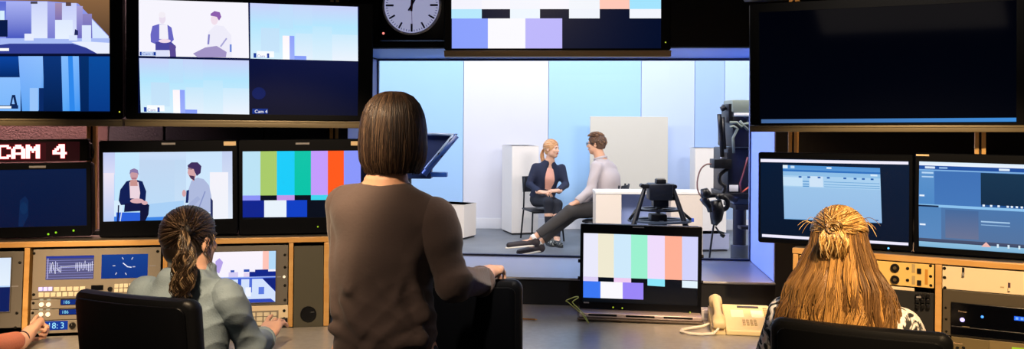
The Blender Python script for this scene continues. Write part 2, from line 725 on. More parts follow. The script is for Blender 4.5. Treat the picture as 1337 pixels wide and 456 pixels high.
def limbs(J, fat=1.0, female=True):
    """skin volumes of a figure from its joints"""
    o = []
    up, lo, wr = (0.042, 0.034, 0.023) if female else (0.048, 0.038, 0.026)
    for s in 'LR':
        o += [cone(J['sh' + s], J['el' + s], up * fat, lo * fat, 0.03), cone(J['el' + s], J['wr' + s], lo * 1.02 * fat, wr, 0.012)]
        hp, kn, an, to = (Vector(J[q + s]) for q in ('hip', 'kn', 'an', 'to'))
        o += [cone(hp, kn, 0.078 * fat, 0.052 * fat, 0.04), cone(kn, kn.lerp(an, 0.35), 0.050 * fat, 0.050 * fat, 0.02), cone(kn.lerp(an, 0.35), an, 0.050 * fat, 0.033, 0.02)]
        fo = (to - an)
        o += [cone(an, an + Vector((0, 0, -0.03)), 0.036, 0.036, 0.02), cone(an + Vector((0, 0, -0.035)), to, 0.036, 0.026, 0.02)]
    return o


def torso(J, W, D, k=0.04, g=0.0, top=True, e=2.3, first=0, last=None):
    """W, D: half widths and depths at pelvis, waist, chest, shoulder line, neck base"""
    pts = [J[q] for q in ('pel', 'wai', 'che', 'sho', 'nkb')]
    last = len(pts) if last is None else last
    return loft(pts[first:last], [w + g for w in W[first:last]], [d + g for d in D[first:last]], J['xr'], J['yf'], k, e)


def figure(name, label, cat, J, W, D, skin, hd, hup=(0, 0, 1), hands=(), h=0.008, fat=1.0, female=True, hs=1.0, hfine=0.0032, group=None, eyes=True, lip='#b4665c', iris='#4a5a68', brow='#5a4030'):
    pr = [torso(J, W, D)] + limbs(J, fat, female)
    pr.append(cone(J['nkb'], Vector(J['head']) + Vector((0, 0, -0.03)), 0.058 if female else 0.064, 0.052 if female else 0.058, 0.03))
    pr += head_prims(J['head'], hd, hup, hs)
    fine = [(Vector(J['head']), 0.13, min(h, 0.0055))]
    for kw in hands:
        pr += hand(**kw)
        fine.append((Vector(kw['w']) + Vector(kw['fd']).normalized() * 0.09, 0.12, hfine))
    b = blob(name, pr, skin, None, h, fine)
    tag(b, label, cat, group)
    if eyes:
        face_bits(b, J['head'], hd, hup, iris=iris, lip=lip, brow=brow, s=hs)
    return b


def strand_mesh(name, paths, radii, tints, m, parent, n=5):
    """many hair locks in one mesh; each path an array of points"""
    V, F, T = [], [], []
    base = 0
    for path, r, t in zip(paths, radii, tints):
        path = np.asarray(path, float)
        k = len(path)
        tg = np.gradient(path, axis=0)
        tg /= np.linalg.norm(tg, axis=1)[:, None] + 1e-9
        u = np.cross(tg, [0.31, 0.27, 0.91])
        u /= np.linalg.norm(u, axis=1)[:, None] + 1e-9
        w = np.cross(tg, u)
        pr = r * np.sqrt(np.clip(np.minimum(np.linspace(0.35, 6, k), np.linspace(6, 0.12, k)), 0, 1))
        for q in range(n):
            a = 2 * PI * q / n
            V.append(path + (u * math.cos(a) + w * math.sin(a)) * pr[:, None])
        blk = np.arange(n)[:, None] * k + np.arange(k)[None, :] + base
        for q in range(n):
            q2 = (q + 1) % n
            F.append(np.stack([blk[q, :-1], blk[q2, :-1], blk[q2, 1:], blk[q, 1:]], 1))
        T.append(np.repeat(np.array(t)[None, :], n * k, 0))
        base += n * k
    return quad_mesh(name, np.concatenate(V), np.concatenate(F), m, parent, np.concatenate(T))


def hair_tints(n, cols, seed=1):
    r = np.random.default_rng(seed)
    c = np.array([lin(x) for x in cols])
    a = c[r.integers(0, len(c), n)]
    return a * r.uniform(0.7, 1.3, (n, 1))


def hair_mat(name, rough=0.38):
    return attr_mat(name, emissive=False, rough=rough, spec=0.5)
# ------------------------------------------------------------------ the room
M_dark = mat('dark_wall_paint', '#0a0d14', 0.8, bump=(60, 0.05))
M_grey = mat('grey_wall_paint', '#5a5558', 0.85, bump=(60, 0.05))
M_ceil = mat('black_ceiling', '#15171c', 0.9)
M_carpet = mat('dark_carpet', '#2a2c31', 0.95, bump=(400, 0.4))
M_studio_floor = mat('studio_floor_grey', '#6c7076', 0.5, noise=(3, '#7a7e84', 0.35, 0.7), bump=(30, 0.03))
M_white = mat('white_paint', '#eceaea', 0.75)
M_wood = mat('orange_wood', '#cb9650', 0.42, noise=(3.0, '#dcae6c', 0.3, 0.7), wood=True)

W_YAW = math.radians(-5.5)
WO = Vector((0.24, 4.4, 0))
WM = Matrix.Translation(WO) @ Matrix.Rotation(W_YAW, 4, 'Z')     # window wall frame: x along, y into the studio
UL, UR_, ZB, ZT, WT = -1.106, 1.053, 0.815, 1.977, 0.70


def struct(name, g, m, smooth=False):
    return tag(g.obj(name, m, None, smooth), kind='structure')


struct('floor', G().box((0, 1.7, -0.05), (8.4, 6.9, 0.1)), M_carpet)
struct('ceiling', G().box((0, 1.7, 2.95), (8.4, 6.9, 0.1)), M_ceil)
struct('wall_back', G().box((0, -1.75, 1.45), (8.4, 0.1, 2.9)), M_dark)
struct('wall_left', G().box((-3.95, 1.7, 1.45), (0.1, 6.9, 2.9)), M_grey)
struct('wall_right', G().box((3.95, 1.7, 1.45), (0.1, 6.9, 2.9)), M_dark)

# window wall with a deep opening
g = G()
c = WT / 2
for u0, u1, z0, z1 in ((-4.3, UL, 0, 2.9), (UR_, 4.3, 0, 2.9), (UL, UR_, 0, ZB), (UL, UR_, ZT, 2.9)):
    g.box(((u0 + u1) / 2, c, (z0 + z1) / 2), (u1 - u0, WT, z1 - z0))
struct('wall_front', g.xf(WM), M_dark)
# linings of the opening, the studio's blue light put into their colour
M_jamb = mat('blue_lining_paint', '#8092c8', 0.45)
M_sill = mat('grey_blue_sill', '#90939c', 0.32)
t = 0.006
struct('trim_1', G().box((UL + t / 2, c, (ZB + ZT) / 2), (t, WT - 0.002, ZT - ZB - 0.03)).xf(WM), M_jamb)
struct('trim_2', G().box((UR_ - t / 2, c, (ZB + ZT) / 2), (t, WT - 0.002, ZT - ZB - 0.03)).xf(WM), M_jamb)
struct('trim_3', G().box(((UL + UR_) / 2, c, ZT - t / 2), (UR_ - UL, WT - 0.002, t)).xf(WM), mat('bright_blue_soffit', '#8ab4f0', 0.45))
struct('trim_4', G().box(((UL + UR_) / 2, c - 0.006, ZB + 0.006), (UR_ - UL, WT + 0.02, 0.012), 0.004).xf(WM), M_sill)
# pane and its slim frame on the studio side
pm = bpy.data.materials.new('clear_pane')
pm.use_nodes = True
nt = pm.node_tree
for n in list(nt.nodes):
    nt.nodes.remove(n)
out = nt.nodes.new('ShaderNodeOutputMaterial')
mx = nt.nodes.new('ShaderNodeMixShader')
tr = nt.nodes.new('ShaderNodeBsdfTransparent')
tr.inputs[0].default_value = (0.97, 0.985, 1, 1)
gl = nt.nodes.new('ShaderNodeBsdfGlossy')
gl.inputs['Roughness'].default_value = 0.01
fr = nt.nodes.new('ShaderNodeFresnel')
fr.inputs[0].default_value = 1.35
ge = nt.nodes.new('ShaderNodeNewGeometry')
inv = nt.nodes.new('ShaderNodeMath')
inv.operation = 'SUBTRACT'
inv.inputs[0].default_value = 1.0
mul = nt.nodes.new('ShaderNodeMath')
mul.operation = 'MULTIPLY'
nt.links.new(ge.outputs['Backfacing'], inv.inputs[1])
nt.links.new(fr.outputs[0], mul.inputs[0])
nt.links.new(inv.outputs[0], mul.inputs[1])
nt.links.new(mul.outputs[0], mx.inputs[0])
nt.links.new(tr.outputs[0], mx.inputs[1])
nt.links.new(gl.outputs[0], mx.inputs[2])
nt.links.new(mx.outputs[0], out.inputs[0])
struct('window_1', G().box(((UL + UR_) / 2, WT - 0.03, (ZB + ZT) / 2), (UR_ - UL - 0.02, 0.008, ZT - ZB - 0.03)).xf(WM), pm)
g = G()
for cx, cz, sx, sz in ((UL + 0.010, (ZB + ZT) / 2, 0.008, ZT - ZB - 0.03), (UR_ - 0.010, (ZB + ZT) / 2, 0.008, ZT - ZB - 0.03), ((UL + UR_) / 2, ZB + 0.018, UR_ - UL - 0.02, 0.010), ((UL + UR_) / 2, ZT - 0.014, UR_ - UL - 0.02, 0.012)):
    g.box((cx, WT - 0.03, cz), (sx, 0.03, sz), 0.002)
struct('trim_5', g.xf(WM), mat('dark_blue_frame', '#1f2c4c', 0.5))

# studio beyond the pane
SF = 0.10
struct('floor_studio', G().box((0, 8.9, SF - 0.05), (10.6, 7.6, 0.1)), M_studio_floor)
struct('wall_studio_back', G().box((0, 12.72, 2.2), (10.6, 0.1, 4.4)), M_white)
struct('wall_studio_left', G().box((-5.35, 8.9, 2.2), (0.1, 7.6, 4.4)), M_white)
struct('wall_studio_right', G().box((5.35, 8.9, 2.2), (0.1, 7.6, 4.4)), M_white)
struct('ceiling_studio', G().box((0, 8.9, 4.45), (10.6, 7.6, 0.1)), mat('studio_ceiling', '#3a3c42', 0.9))

# tall backdrop panels standing against the studio wall
BY = 12.42
flats = [(340, 605, '#a2caf8', 'light blue studio backdrop panel behind the teleprompter'),
         (605, 716, '#d9dbe8', 'white studio backdrop panel behind the low cube and tall white plinth'),
         (716, 837, '#a8d0f9', 'sky blue studio backdrop panel directly behind the seated woman'),
         (837, 907, '#c6d6f5', 'very pale blue backdrop panel right of the cream board'),
         (907, 946, '#a6c3f2', 'narrow blue backdrop panel left of the big studio camera'),
        (946, 1145, '#bfd8f8', 'pale backdrop panel behind the big studio camera')]
for x0, x1, col, lab in flats:
    a, b = P(x0, 160, BY).x, P(x1, 160, BY).x
    r = thing('backdrop_flat', lab, 'backdrop panel', ((a + b) / 2, BY, SF), group='studio backdrop panels')
    w = b - a - 0.006
    G().box((0, 0.05, 1.75), (w, 0.10, 3.2), 0.004).obj('backdrop_cloth', mat('cloth_' + col, col, 0.85), r)
    G().box((0, 0.045, 0.075), (w, 0.11, 0.15), 0.004).obj('plinth_strip', mat('plinth_white', '#e6e8f0', 0.8), r)

# grey acoustic wall boards behind the left console (seen between the monitor rows)
LB_YAW = math.radians(10.6)
for i, (p0, p1, col) in enumerate(((-330, 120, '#8d7676'), (122, 196, '#5c5f68'), (199, 330, '#353b47'), (333, 446, '#272d38'))):  # pinkish lighter tone at the left stands in for light on the boards
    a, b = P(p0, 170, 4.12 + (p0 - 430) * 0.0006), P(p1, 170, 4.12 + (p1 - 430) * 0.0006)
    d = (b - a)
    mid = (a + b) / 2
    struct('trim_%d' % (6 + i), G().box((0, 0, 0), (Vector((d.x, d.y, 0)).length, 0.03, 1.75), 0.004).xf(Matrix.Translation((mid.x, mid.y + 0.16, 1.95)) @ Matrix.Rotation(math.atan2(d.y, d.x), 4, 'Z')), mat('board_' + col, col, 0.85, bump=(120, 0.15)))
# ------------------------------------------------------------------ monitors
M_bez = mat('black_plastic', '#04060c', 0.4, spec=0.12)
M_bez2 = mat('black_plastic_back', '#080a0f', 0.6, spec=0.3)
M_rail = mat('anodised_rail', '#857a62', 0.42, metal=0.3)
M_badge = mat('grey_badge', '#8f8e93', 0.5)
M_sticker = mat('cream_sticker', '#e2c9a0', 0.6)


class Mon:
    """one monitor: root Empty at its centre, front of the bezel at local y = 0"""
    def __init__(s, name, label, cat, loc, rot, W, H, scr, depth=0.06, group=None, rad=0.010, bez=None):
        s.W, s.H = W, H
        s.root = thing(name, label, cat, loc, [math.radians(a) for a in (rot[1], rot[2], rot[0])], group)
        s.root.rotation_mode = 'XYZ'
        y, p, r = [math.radians(a) for a in rot]
        s.M = Matrix.Translation(loc) @ Matrix.Rotation(y, 4, 'Z') @ Matrix.Rotation(p, 4, 'X') @ Matrix.Rotation(r, 4, 'Y')
        s.root.rotation_euler = s.M.to_3x3().to_euler('XYZ')
        s.sy = 0.004
        c = [s.loc(*q, y=s.sy) for q in scr]          # TL, TR, BR, BL in the photo
        l = (c[0].x + c[3].x) / 2
        r_ = (c[1].x + c[2].x) / 2
        t = (c[0].z + c[1].z) / 2
        b = (c[2].z + c[3].z) / 2
        l, r_, t, b = max(l, -W / 2 + .008), min(r_, W / 2 - .008), min(t, H / 2 - .008), max(b, -H / 2 + .008)
        s.l, s.r, s.t, s.b = l, r_, t, b
        G().ring(W, H, l, r_, t, b, 0, 0.022, rad).obj('bezel', bez or M_bez, s.root, True, 35)
        G().box((0, 0.022 + depth / 2, 0), (W - 0.006, depth, H - 0.006), 0.012).obj('casing', M_bez2, s.root, True, 40)
        s.pic = Pic(r_ - l, t - b, l, t, s.sy)

    def loc(s, px, py, y=0.0):
        o = s.M @ Vector((0, y, 0))
        n = s.M.to_3x3() @ Vector((0, 1, 0))
        return s.M.inverted() @ ray_plane(px, py, o, n)

    def uv(s, px, py):
        q = s.loc(px, py, s.sy)
        return ((q.x - s.l) / (s.r - s.l), (s.t - q.z) / (s.t - s.b))

    def poly(s, pts, col):
        s.pic.poly([s.uv(*p) for p in pts], col)

    def rect(s, x0, y0, x1, y1, c, c2=None, side=None):
        c2 = c2 or c
        s.poly([(x0, y0), (x1, y0), (x1, y1), (x0, y1)], [c, c, c2, c2] if not side else [c, c2, c2, c])

    def ell(s, x, y, rx, ry, col):
        s.poly([(x + rx * math.cos(2 * PI * k / 16), y + ry * math.sin(2 * PI * k / 16)) for k in range(16)], col)

    def line(s, a, b, w, col):
        d = math.hypot(b[0] - a[0], b[1] - a[1]) or 1
        nx, ny = -(b[1] - a[1]) / d * w / 2, (b[0] - a[0]) / d * w / 2
        s.poly([(a[0] + nx, a[1] + ny), (b[0] + nx, b[1] + ny), (b[0] - nx, b[1] - ny), (a[0] - nx, a[1] - ny)], col)

    def text(s, px, py, hpx, string, col):
        u, v = s.uv(px, py)
        u2, v2 = s.uv(px, py - hpx)
        s.pic.text(u, v, v - v2, string, col)

    def lamp(s, px, py, col, r=0.004, strength=1.5, name='power_light'):
        q = s.loc(px, py)
        G().lathe((q.x, -0.0002, q.z), [(r, 0), (r * 0.8, 0.0016), (r * 0.3, 0.0024)], (0, -1, 0), 12).obj(name, mat('lamp' + col, '#101010', 0.3, emit=col, strength=strength), s.root)

    def patch(s, name, x0, y0, x1, y1, m, th=0.0012):
        a, b = s.loc(x0, y0), s.loc(x1, y1)
        return G().box(((a.x + b.x) / 2, -th / 2, (a.z + b.z) / 2), (abs(b.x - a.x), th, abs(a.z - b.z)), th * 0.4).obj(name, m, s.root)

    def rail(s, hgt=0.031, l=0.0, r=0.0, m=None):
        g = G()
        W = s.W
        cx = (r - l) / 2
        g.box((cx, 0.022, -s.H / 2 - hgt / 2 - 0.001), (W + l + r, 0.06, hgt), 0.003)
        g.box((cx, -0.009, -s.H / 2 - 0.006), (W + l + r, 0.004, 0.008), 0.001)
        g.obj('bottom_rail', m or M_rail, s.root, True, 40)

    def done(s, dark=False):
        return s.pic.obj('screen', s.root, attr_mat('dark_screen_glass', rough=0.06, spec=0.12) if dark else None)


def bars(m, xs, y1, y2, y3, sl, cols, row2, row3, x3):
    """test bars: xs bar edges; y1 top, then row ends; sl = vertical drift per px; cols, row2, row3 colours"""
    f = lambda x, y: y + (x - xs[0]) * sl
    def quad(x0, x1, a, b, c):
        m.poly([(x0, f(x0, a)), (x1, f(x1, a)), (x1, f(x1, b)), (x0, f(x0, b))], c)
    for i, c in enumerate(cols):
        quad(xs[i], xs[i + 1], y1, y2, c)
    for i, c in enumerate(row2):
        if c:
            quad(xs[i], xs[i + 1], y2, y3, c)
    for i, c in enumerate(row3):
        if c:
            quad(x3[i], x3[i + 1], y3, x3[-1], c)


# --- multiview wall, far left
m = Mon('multiview_monitor', 'large black monitor cut by the frame, dark studio views on its screen', 'monitor', (-2.1595, 3.7317, 1.8764), (11.08, 2.48, 0.06), 0.953, 0.5439, [(-148, -14), (142, -1), (145, 145), (-145, 145)], group='large monitors of the upper row')
m.rect(-150, -20, 150, 150, '#04112e')
m.rect(-148, -14, 143, 73, '#8a6442', '#2c2624')
m.poly([(-148, -2), (60, 1.5), (102, 4.5), (142, 47), (143, 73), (-148, 70)], '#8e98ea')
for x0, x1, a, b, c, d in ((-60, 8, 2, 62, '#5a6ad0', '#8f9cf0'), (8, 41, 2, 50, '#a9b2f4', '#4656c0'), (41, 62, 2, 51, '#ccd4fb', '#e6eeff'), (62, 72, 3, 50, '#a3a5e6', '#7a7ed2'), (72, 81, 4, 27, '#a78fae', '#7d70b4'),
                           (81, 100, 4, 50, '#c6cdfa', '#dfe8ff'), (100, 108, 8, 50, '#a9a2d8', '#6a68c0'), (108, 120, 18, 50, '#8f86c0', '#5f60bc')):
    m.rect(x0, a, x1, b, c, d)
m.poly([(120, 25), (142, 48), (142, 62), (121, 55)], '#d6e6ff')
m.poly([(0, 50), (143, 50), (143, 66), (118, 64), (95, 57), (12, 58), (0, 62)], '#a9bcf6')
m.poly([(-60, 66), (13, 57), (95, 57), (118, 64), (130, 73), (-60, 72)], '#333f94')
m.poly([(93, 55), (110, 54), (143, 56), (143, 73), (131, 72), (112, 62)], '#e9efff')
m.rect(72, 26, 95, 51, '#dfeaff', '#e8f2ff')
m.rect(32, 44, 44, 53, '#e8eeff')
m.rect(107, 33, 119, 55, '#dce8ff')
m.poly([(98, 38), (102, 40), (102, 46), (97, 46)], '#232a5c')
m.rect(90, 46, 101, 53, '#dce8ff')
m.rect(-30, 26, 10, 48, '#0a1a48')
m.rect(0, 14, 6, 26, '#d8f0ff')
m.rect(40, 2, 49, 5, '#4a4450')
m.rect(86, 3, 93, 8, '#5c4648')
m.rect(-148, 73, 144, 145.5, '#0a2c72', '#07245c')
m.rect(-100, 74, 24, 101, '#0c44a0', '#062a68')
m.rect(-100, 101, 27, 145, '#8cc0ff', '#7ab6fb')
m.poly([(24, 71.5), (56, 72.5), (58, 134), (50, 145), (29, 145)], ['#8abaff', '#8fc0ff', '#3a8fe8', '#64a8f4', '#5fa6f6'])
m.rect(39, 115, 50, 145, '#9ac6fb')
m.rect(51, 115, 57, 145, '#0a2a66')
m.poly([(80, 73), (103, 73.5), (105, 145), (82, 145)], ['#86beff', '#7cb8ff', '#3e94f4', '#5aa8f8'])
m.poly([(89, 73), (95, 73), (98, 145), (91, 145)], '#2f88ec')
m.rect(57, 73, 80, 145, '#0c3478', '#05204f')
m.rect(105, 74, 116, 145, '#06306c', '#03245a')
m.rect(116, 74, 144, 145, '#0b4c9e', '#083a88')
m.poly([(13, 138), (16, 124), (20, 124), (23, 138)], '#0a2456')
m.poly([(15.5, 136), (17.5, 127), (19.5, 136)], '#8cc0ff')
m.rect(-20, 137.5, 24, 142, '#0d2b60')
m.rect(-20, 138.6, 15, 141.6, '#eef6ff')
m.rect(-20, 63, 12, 66.6, '#ffffff')
m.rect(-148, 70, 144, 73.4, '#070f30')
m.done()
m.rail()
m.lamp(156, 146.2, '#c8d040', 0.003)

# --- multiview wall, left of the clock
m = Mon('multiview_monitor', 'large monitor split into four studio views, upper row left of the clock', 'monitor', (-1.1565, 3.9163, 1.8718), (10.26, 0.94, 0.23), 1.0607, 0.5372, [(178, -1.5), (467, 9), (468.5, 152), (183.5, 147)], group='large monitors of the upper row')
m.rect(174, -8, 475, 156, '#03104a', '#020a28')
# view 1
m.poly([(178, -1.5), (324, 3.8), (325, 76), (181.5, 73)], '#f7f5fe')
m.poly([(199, 34), (207, 31.5), (218, 32), (224, 36), (227, 52), (224, 55), (204, 58), (197, 55), (196.5, 45)], '#6a68c4')
m.poly([(208, 32), (218.5, 32), (220, 51), (208, 51)], '#f4f1fb')
m.ell(212, 24.5, 4.3, 6.6, '#eadff0')
m.ell(211.6, 19.5, 4.6, 4.0, '#f3eef6')
m.poly([(203, 55), (224, 55), (230, 61), (229, 66), (203, 66)], '#4b489e')
m.ell(215, 53.5, 8, 2.6, '#f2dcec')
m.rect(203, 65.5, 221, 74, '#dde2fb')
m.poly([(221, 58), (229, 59), (230, 74), (222, 74)], '#5a4a94')
m.poly([(281, 33), (292, 34), (302, 46), (303, 75), (272, 75), (270, 58), (272, 42)], '#eeecfa')
m.poly([(252, 70), (268, 62), (283, 60), (296, 68), (295, 75), (258, 75)], '#a294c6')
m.ell(280, 25.5, 4.8, 7, '#f1dfec')
m.poly([(275, 18), (280, 14.5), (287, 16), (289, 22), (286, 27), (283, 22), (275, 20.5)], '#8d5fae')
m.line((273, 45), (272, 58), 2.4, '#8784c8')
m.line((296, 50), (288, 61), 2.0, '#a9a6d8')
m.rect(300, 58, 302.5, 68, '#6a86d8')
m.rect(182.5, 67.5, 204, 73, '#c5d4f4')
m.rect(182.5, 67.6, 185, 72.4, '#163a9a')
m.rect(200.5, 68, 203.5, 72.6, '#163a9a')
m.text(186, 72, 3.6, 'Cam 1', '#5a70c8')
# view 2
def empty_set(f, cap):
    f(0, 0, 1, .38, '#c9d2fa', '#b5e6fe')
    f(0, .38, 1, 1, '#b5e6fe', '#d6effd')
    f(.10, .44, .27, .88, '#c2e2fa', '#c8e5fb')
    f(.27, .0, .40, .45, '#c4dafb', '#b9e4fd')
    f(.41, .0, .58, .38, '#c8d6fb', '#bae5fd')
    f(.42, .52, .58, 1, '#c9e9fc', '#e4f1fd')
    f(.58, .38, .76, 1, '#bde7fd', '#dff1fd')
    f(.76, .52, 1, 1, '#cdebfd', '#ecf4fe')
    f(.06, .86, .22, .97, '#f6fbff', '#ffffff')
    f(.30, .57, .365, 1, '#fff6fb', '#ffffff')
    f(.365, .57, .41, 1, '#8fa2fb', '#9db0fb')
    f(.41, .93, .52, 1, '#7f96f8', '#8ea6fa')
    f(.03, .90, .055, .985, '#163a9a', None)
    f(.155, .90, .175, .985, '#163a9a', None)
q = lambda a, b, c, d: (lambda u, v: (a[0] * (1 - u) * (1 - v) + b[0] * u * (1 - v) + c[0] * u * v + d[0] * (1 - u) * v, a[1] * (1 - u) * (1 - v) + b[1] * u * (1 - v) + c[1] * u * v + d[1] * (1 - u) * v))
for cs, cap in (([(326.5, 4), (467, 9), (467.5, 80), (327, 76.5)], 'Cam 2'), ([(181.8, 76), (325, 79), (325.5, 149.5), (184, 147)], 'Cam 3')):
    S = q(*cs)
    empty_set(lambda u0, v0, u1, v1, c, d: m.poly([S(u0, v0), S(u1, v0), S(u1, v1), S(u0, v1)], [c, c, d or c, d or c]), cap)
    p = S(.06, .985)
    m.text(p[0], p[1] - 0.6, 3.8, cap, '#5a70c8')
m.ell(338, 122, 9, 8, '#04195a')
m.rect(329.5, 142, 350, 148.5, '#0a2f86')
m.text(332.5, 147.6, 4.2, 'Cam 4', '#ffffff')
m.done()
m.rail()

# --- blank monitor, lower left
m = Mon('studio_monitor', 'switched-off monitor under the red lettered display', 'monitor', (-2.1118, 3.7953, 1.2500), (10.28, 0.29, -0.79), 0.562, 0.3220, [(-60, 223), (113, 220.5), (113.5, 294.5), (-60, 299)], group='monitors of the lower left row')
m.rect(-70, 215, 120, 305, '#041a42', '#03143a')
m.poly([(26, 262), (33, 256), (37, 262), (37, 282), (30, 296), (24, 296)], '#072450')
m.ell(31, 272, 5, 8, '#0a2c58')
m.done()
m.patch('badge', 38, 216.8, 60, 219.2, M_badge)
for x, y in ((63, 306), (73, 303.8), (96, 301.3)):
    m.lamp(x, y, '#8ad018', 0.0045, 1.2, 'status_light')

# --- programme monitor
m = Mon('studio_monitor', 'monitor showing a seated woman and man, above the ponytailed operator', 'monitor', (-1.5177, 3.9047, 1.3000), (10.21, -0.15, -0.63), 0.584, 0.4240, [(134.2, 199.5), (303.5, 197.5), (303.7, 285), (135.5, 290)], group='monitors of the lower left row')
m.rect(130, 190, 310, 295, '#c6dcfb', '#b4d4f8')
m.rect(134, 196, 150, 228, '#c2cdf4', '#d8dcf8')
m.rect(150, 196, 182, 290, '#c6e8fe', '#bfe6fd')
m.rect(182, 196, 243, 209, '#cde0fb', '#c6dcf8')
m.rect(182, 209, 243, 284, '#c2d8f2', '#bcdcf8')
m.rect(228, 209, 243, 284, '#c0d9f3', '#c8e0f8')
m.rect(243, 196, 290, 287, '#cbe4fd', '#d2ecfd')
m.rect(290, 196, 305, 287, '#c3d0f0', '#e2ecfa')
m.rect(135, 226, 149, 291, '#efe6f4', '#b9cdf4')
m.rect(149, 262, 160, 291, '#d6ecfd')
m.rect(274, 225, 298, 286, '#f5f3fb', '#f0f3fb')
m.poly([(149, 283), (225, 281), (225, 288), (149, 291)], '#3f86e6')
m.poly([(180, 268), (240, 262), (240, 282), (190, 284)], '#a9d0f6')
m.poly([(165, 237), (175, 234), (186, 237), (191, 250), (190, 262), (186, 266), (158, 268), (155, 262), (157, 248)], '#0c1d55')
m.poly([(169, 238), (181, 238), (183, 252), (182, 260), (170, 259)], '#edd6e0')
m.poly([(170, 235), (179, 235), (180, 243), (170, 243)], '#c9938f')
m.ell(175.2, 228, 5.2, 8, '#c99aa2')
m.poly([(169, 228), (170, 222), (175, 220), (180, 222), (181.5, 229), (179, 226), (172, 225)], '#8c7aa8')
m.line((172, 233), (178, 233), 1.2, '#9a5a6a')
m.poly([(163, 266), (188, 263), (195, 268), (194, 275), (162, 277)], '#0d1442')
m.poly([(183, 268), (195, 268), (194, 280), (190, 289), (183, 289)], '#0c1138')
m.ell(179, 262.5, 9, 3.2, '#dcaeb4')
m.ell(189, 265, 4, 2.6, '#dcaeb4')
m.rect(152, 277.5, 183, 290, '#2a60da')
m.line((155, 268), (154, 290), 1.8, '#0a1646')
m.line((160, 270), (157, 290), 1.2, '#dce8ff')
m.poly([(250, 236), (258, 232), (266, 234), (273, 242), (276, 256), (277, 277), (248, 280), (247, 262), (244, 258), (246, 248)], '#aebade')
m.poly([(216, 288), (232, 274), (247, 268), (266, 274), (278, 281), (277, 287)], '#39407c')
m.poly([(245, 216), (250, 212), (258, 212), (263, 217), (262, 226), (257, 230), (253, 222), (246, 221)], '#3f2c5e')
m.poly([(246, 219), (253, 221), (256, 229), (253, 237), (248, 232), (245, 226)], '#d6a5a9')
m.poly([(247, 229), (254, 230), (254, 236), (249, 233)], '#4a3252')
m.line((245, 220.5), (251, 221), 0.8, '#30284c')
m.poly([(243.5, 249), (247, 248), (246, 265), (242.5, 265)], '#1a2a66')
m.ell(240.5, 252.5, 2.6, 4.6, '#d6a5a9')
m.line((268, 250), (258, 276), 1.5, '#8794c6')
m.poly([(244, 268), (258, 256), (262, 260), (247, 275)], '#a3b0d8')
m.poly([(275, 258), (278, 262), (278, 284), (275, 284)], '#232c60')
m.done()
m.patch('badge', 211, 186.6, 229, 189.0, M_badge)
m.patch('sticker', 292, 184.8, 308, 190.2, M_sticker)

# --- saturated test bars
m = Mon('studio_monitor', 'monitor with strongly coloured test bars behind the standing woman', 'monitor', (-0.9397, 4.0116, 1.3031), (10.17, 0.04, -0.60), 0.5849, 0.4308, [(316.5, 198), (478, 196.2), (478, 283), (317, 286)], group='monitors of the lower left row')
m.rect(310, 190, 485, 292, '#02081c', '#020a1a')
bars(m, [316.8, 340, 361.5, 384.6, 406, 428, 449, 471], 197.8, 255.5, 262, -0.007,
     ['#bce3f6', '#a9cb6a', '#16cdfb', '#00c4a8', '#c39bfd', '#ff5a1c', '#8a97fb'],
     ['#8c92f8', None, '#c296e8', None, '#3fd6ee', None, '#bfe6f8'],
     ['#06228e', '#e9f3fc', '#0a3fc4', None], [316.8, 345, 374, 401, 401.5, 284])
m.done()
m.patch('badge', 386, 186.4, 404, 188.8, M_badge)
m.patch('sticker', 458, 184.6, 471, 190.0, M_sticker)
m.lamp(415, 296.2, '#9ac01e', 0.0035, 1.2)

# --- upper monitor above the window
m = Mon('bars_monitor', 'large monitor with overexposed test bars hanging above the studio window', 'monitor', (0.2032, 4.0, 2.2125), (-0.07, 0.0, -0.36), 1.0295, 0.5652, [(587, -91), (863, -91), (863, 63.5), (591, 63.5)], group='large monitors of the upper row')
m.rect(580, -100, 870, 70, '#010c2a')
xs = [589.5, 629, 666, 705, 743, 783, 822, 863]
bars(m, xs, -91, 12, 24.2, -0.001,
     ['#f4f3fd', '#f8f6fc', '#f4f5fd', '#f8f6fe', '#f3f6fc', '#ffc8b8', '#a4e4fe'],
     ['#b6e8fc', None, '#eef6fe', None, '#f1f4fc', None, '#f4f6fe'],
     ['#8aa0fd', '#faf9fe', '#bcb6fb', None], [590, 637, 686, 734, 734.5, 63.5])
m.done()
m.rail(0.029, m=mat('pale_anodised_rail', '#c2ab88', 0.5, metal=0.1))  # lighter copy of the rail metal, stands in for warm light
m.lamp(869, 55.3, '#a8b838', 0.003)
b = G()
for sx in (-0.3, 0.3):
    b.box((sx, 0.10, 0.5), (0.04, 0.03, 0.42))
    b.box((sx, 0.10, 0.25), (0.08, 0.04, 0.12), 0.004)
b.box((0, 0.10, 0.29), (0.7, 0.03, 0.05), 0.003)
b.obj('hanging_bracket', M_bez2, m.root)

# --- black upper right monitor
m = Mon('blank_monitor', 'large switched-off monitor high above the blonde operator', 'monitor', (1.4886, 3.557, 1.8567), (-21.66, 1.82, -0.46), 1.0327, 0.5171, [(989, 14), (1327, 3), (1327, 161), (994, 162)], group='large monitors of the upper row', bez=mat('gloss_black', '#030408', 0.25))
m.rect(980, -10, 1335, 163, '#010208', '#02040c')
m.poly([(994, 156), (1327, 153.8), (1327, 159), (994, 161)], ['#46689c', '#3f8cd8', '#3f8cd8', '#46689c'])
m.done(True)
m.rail(0.027)

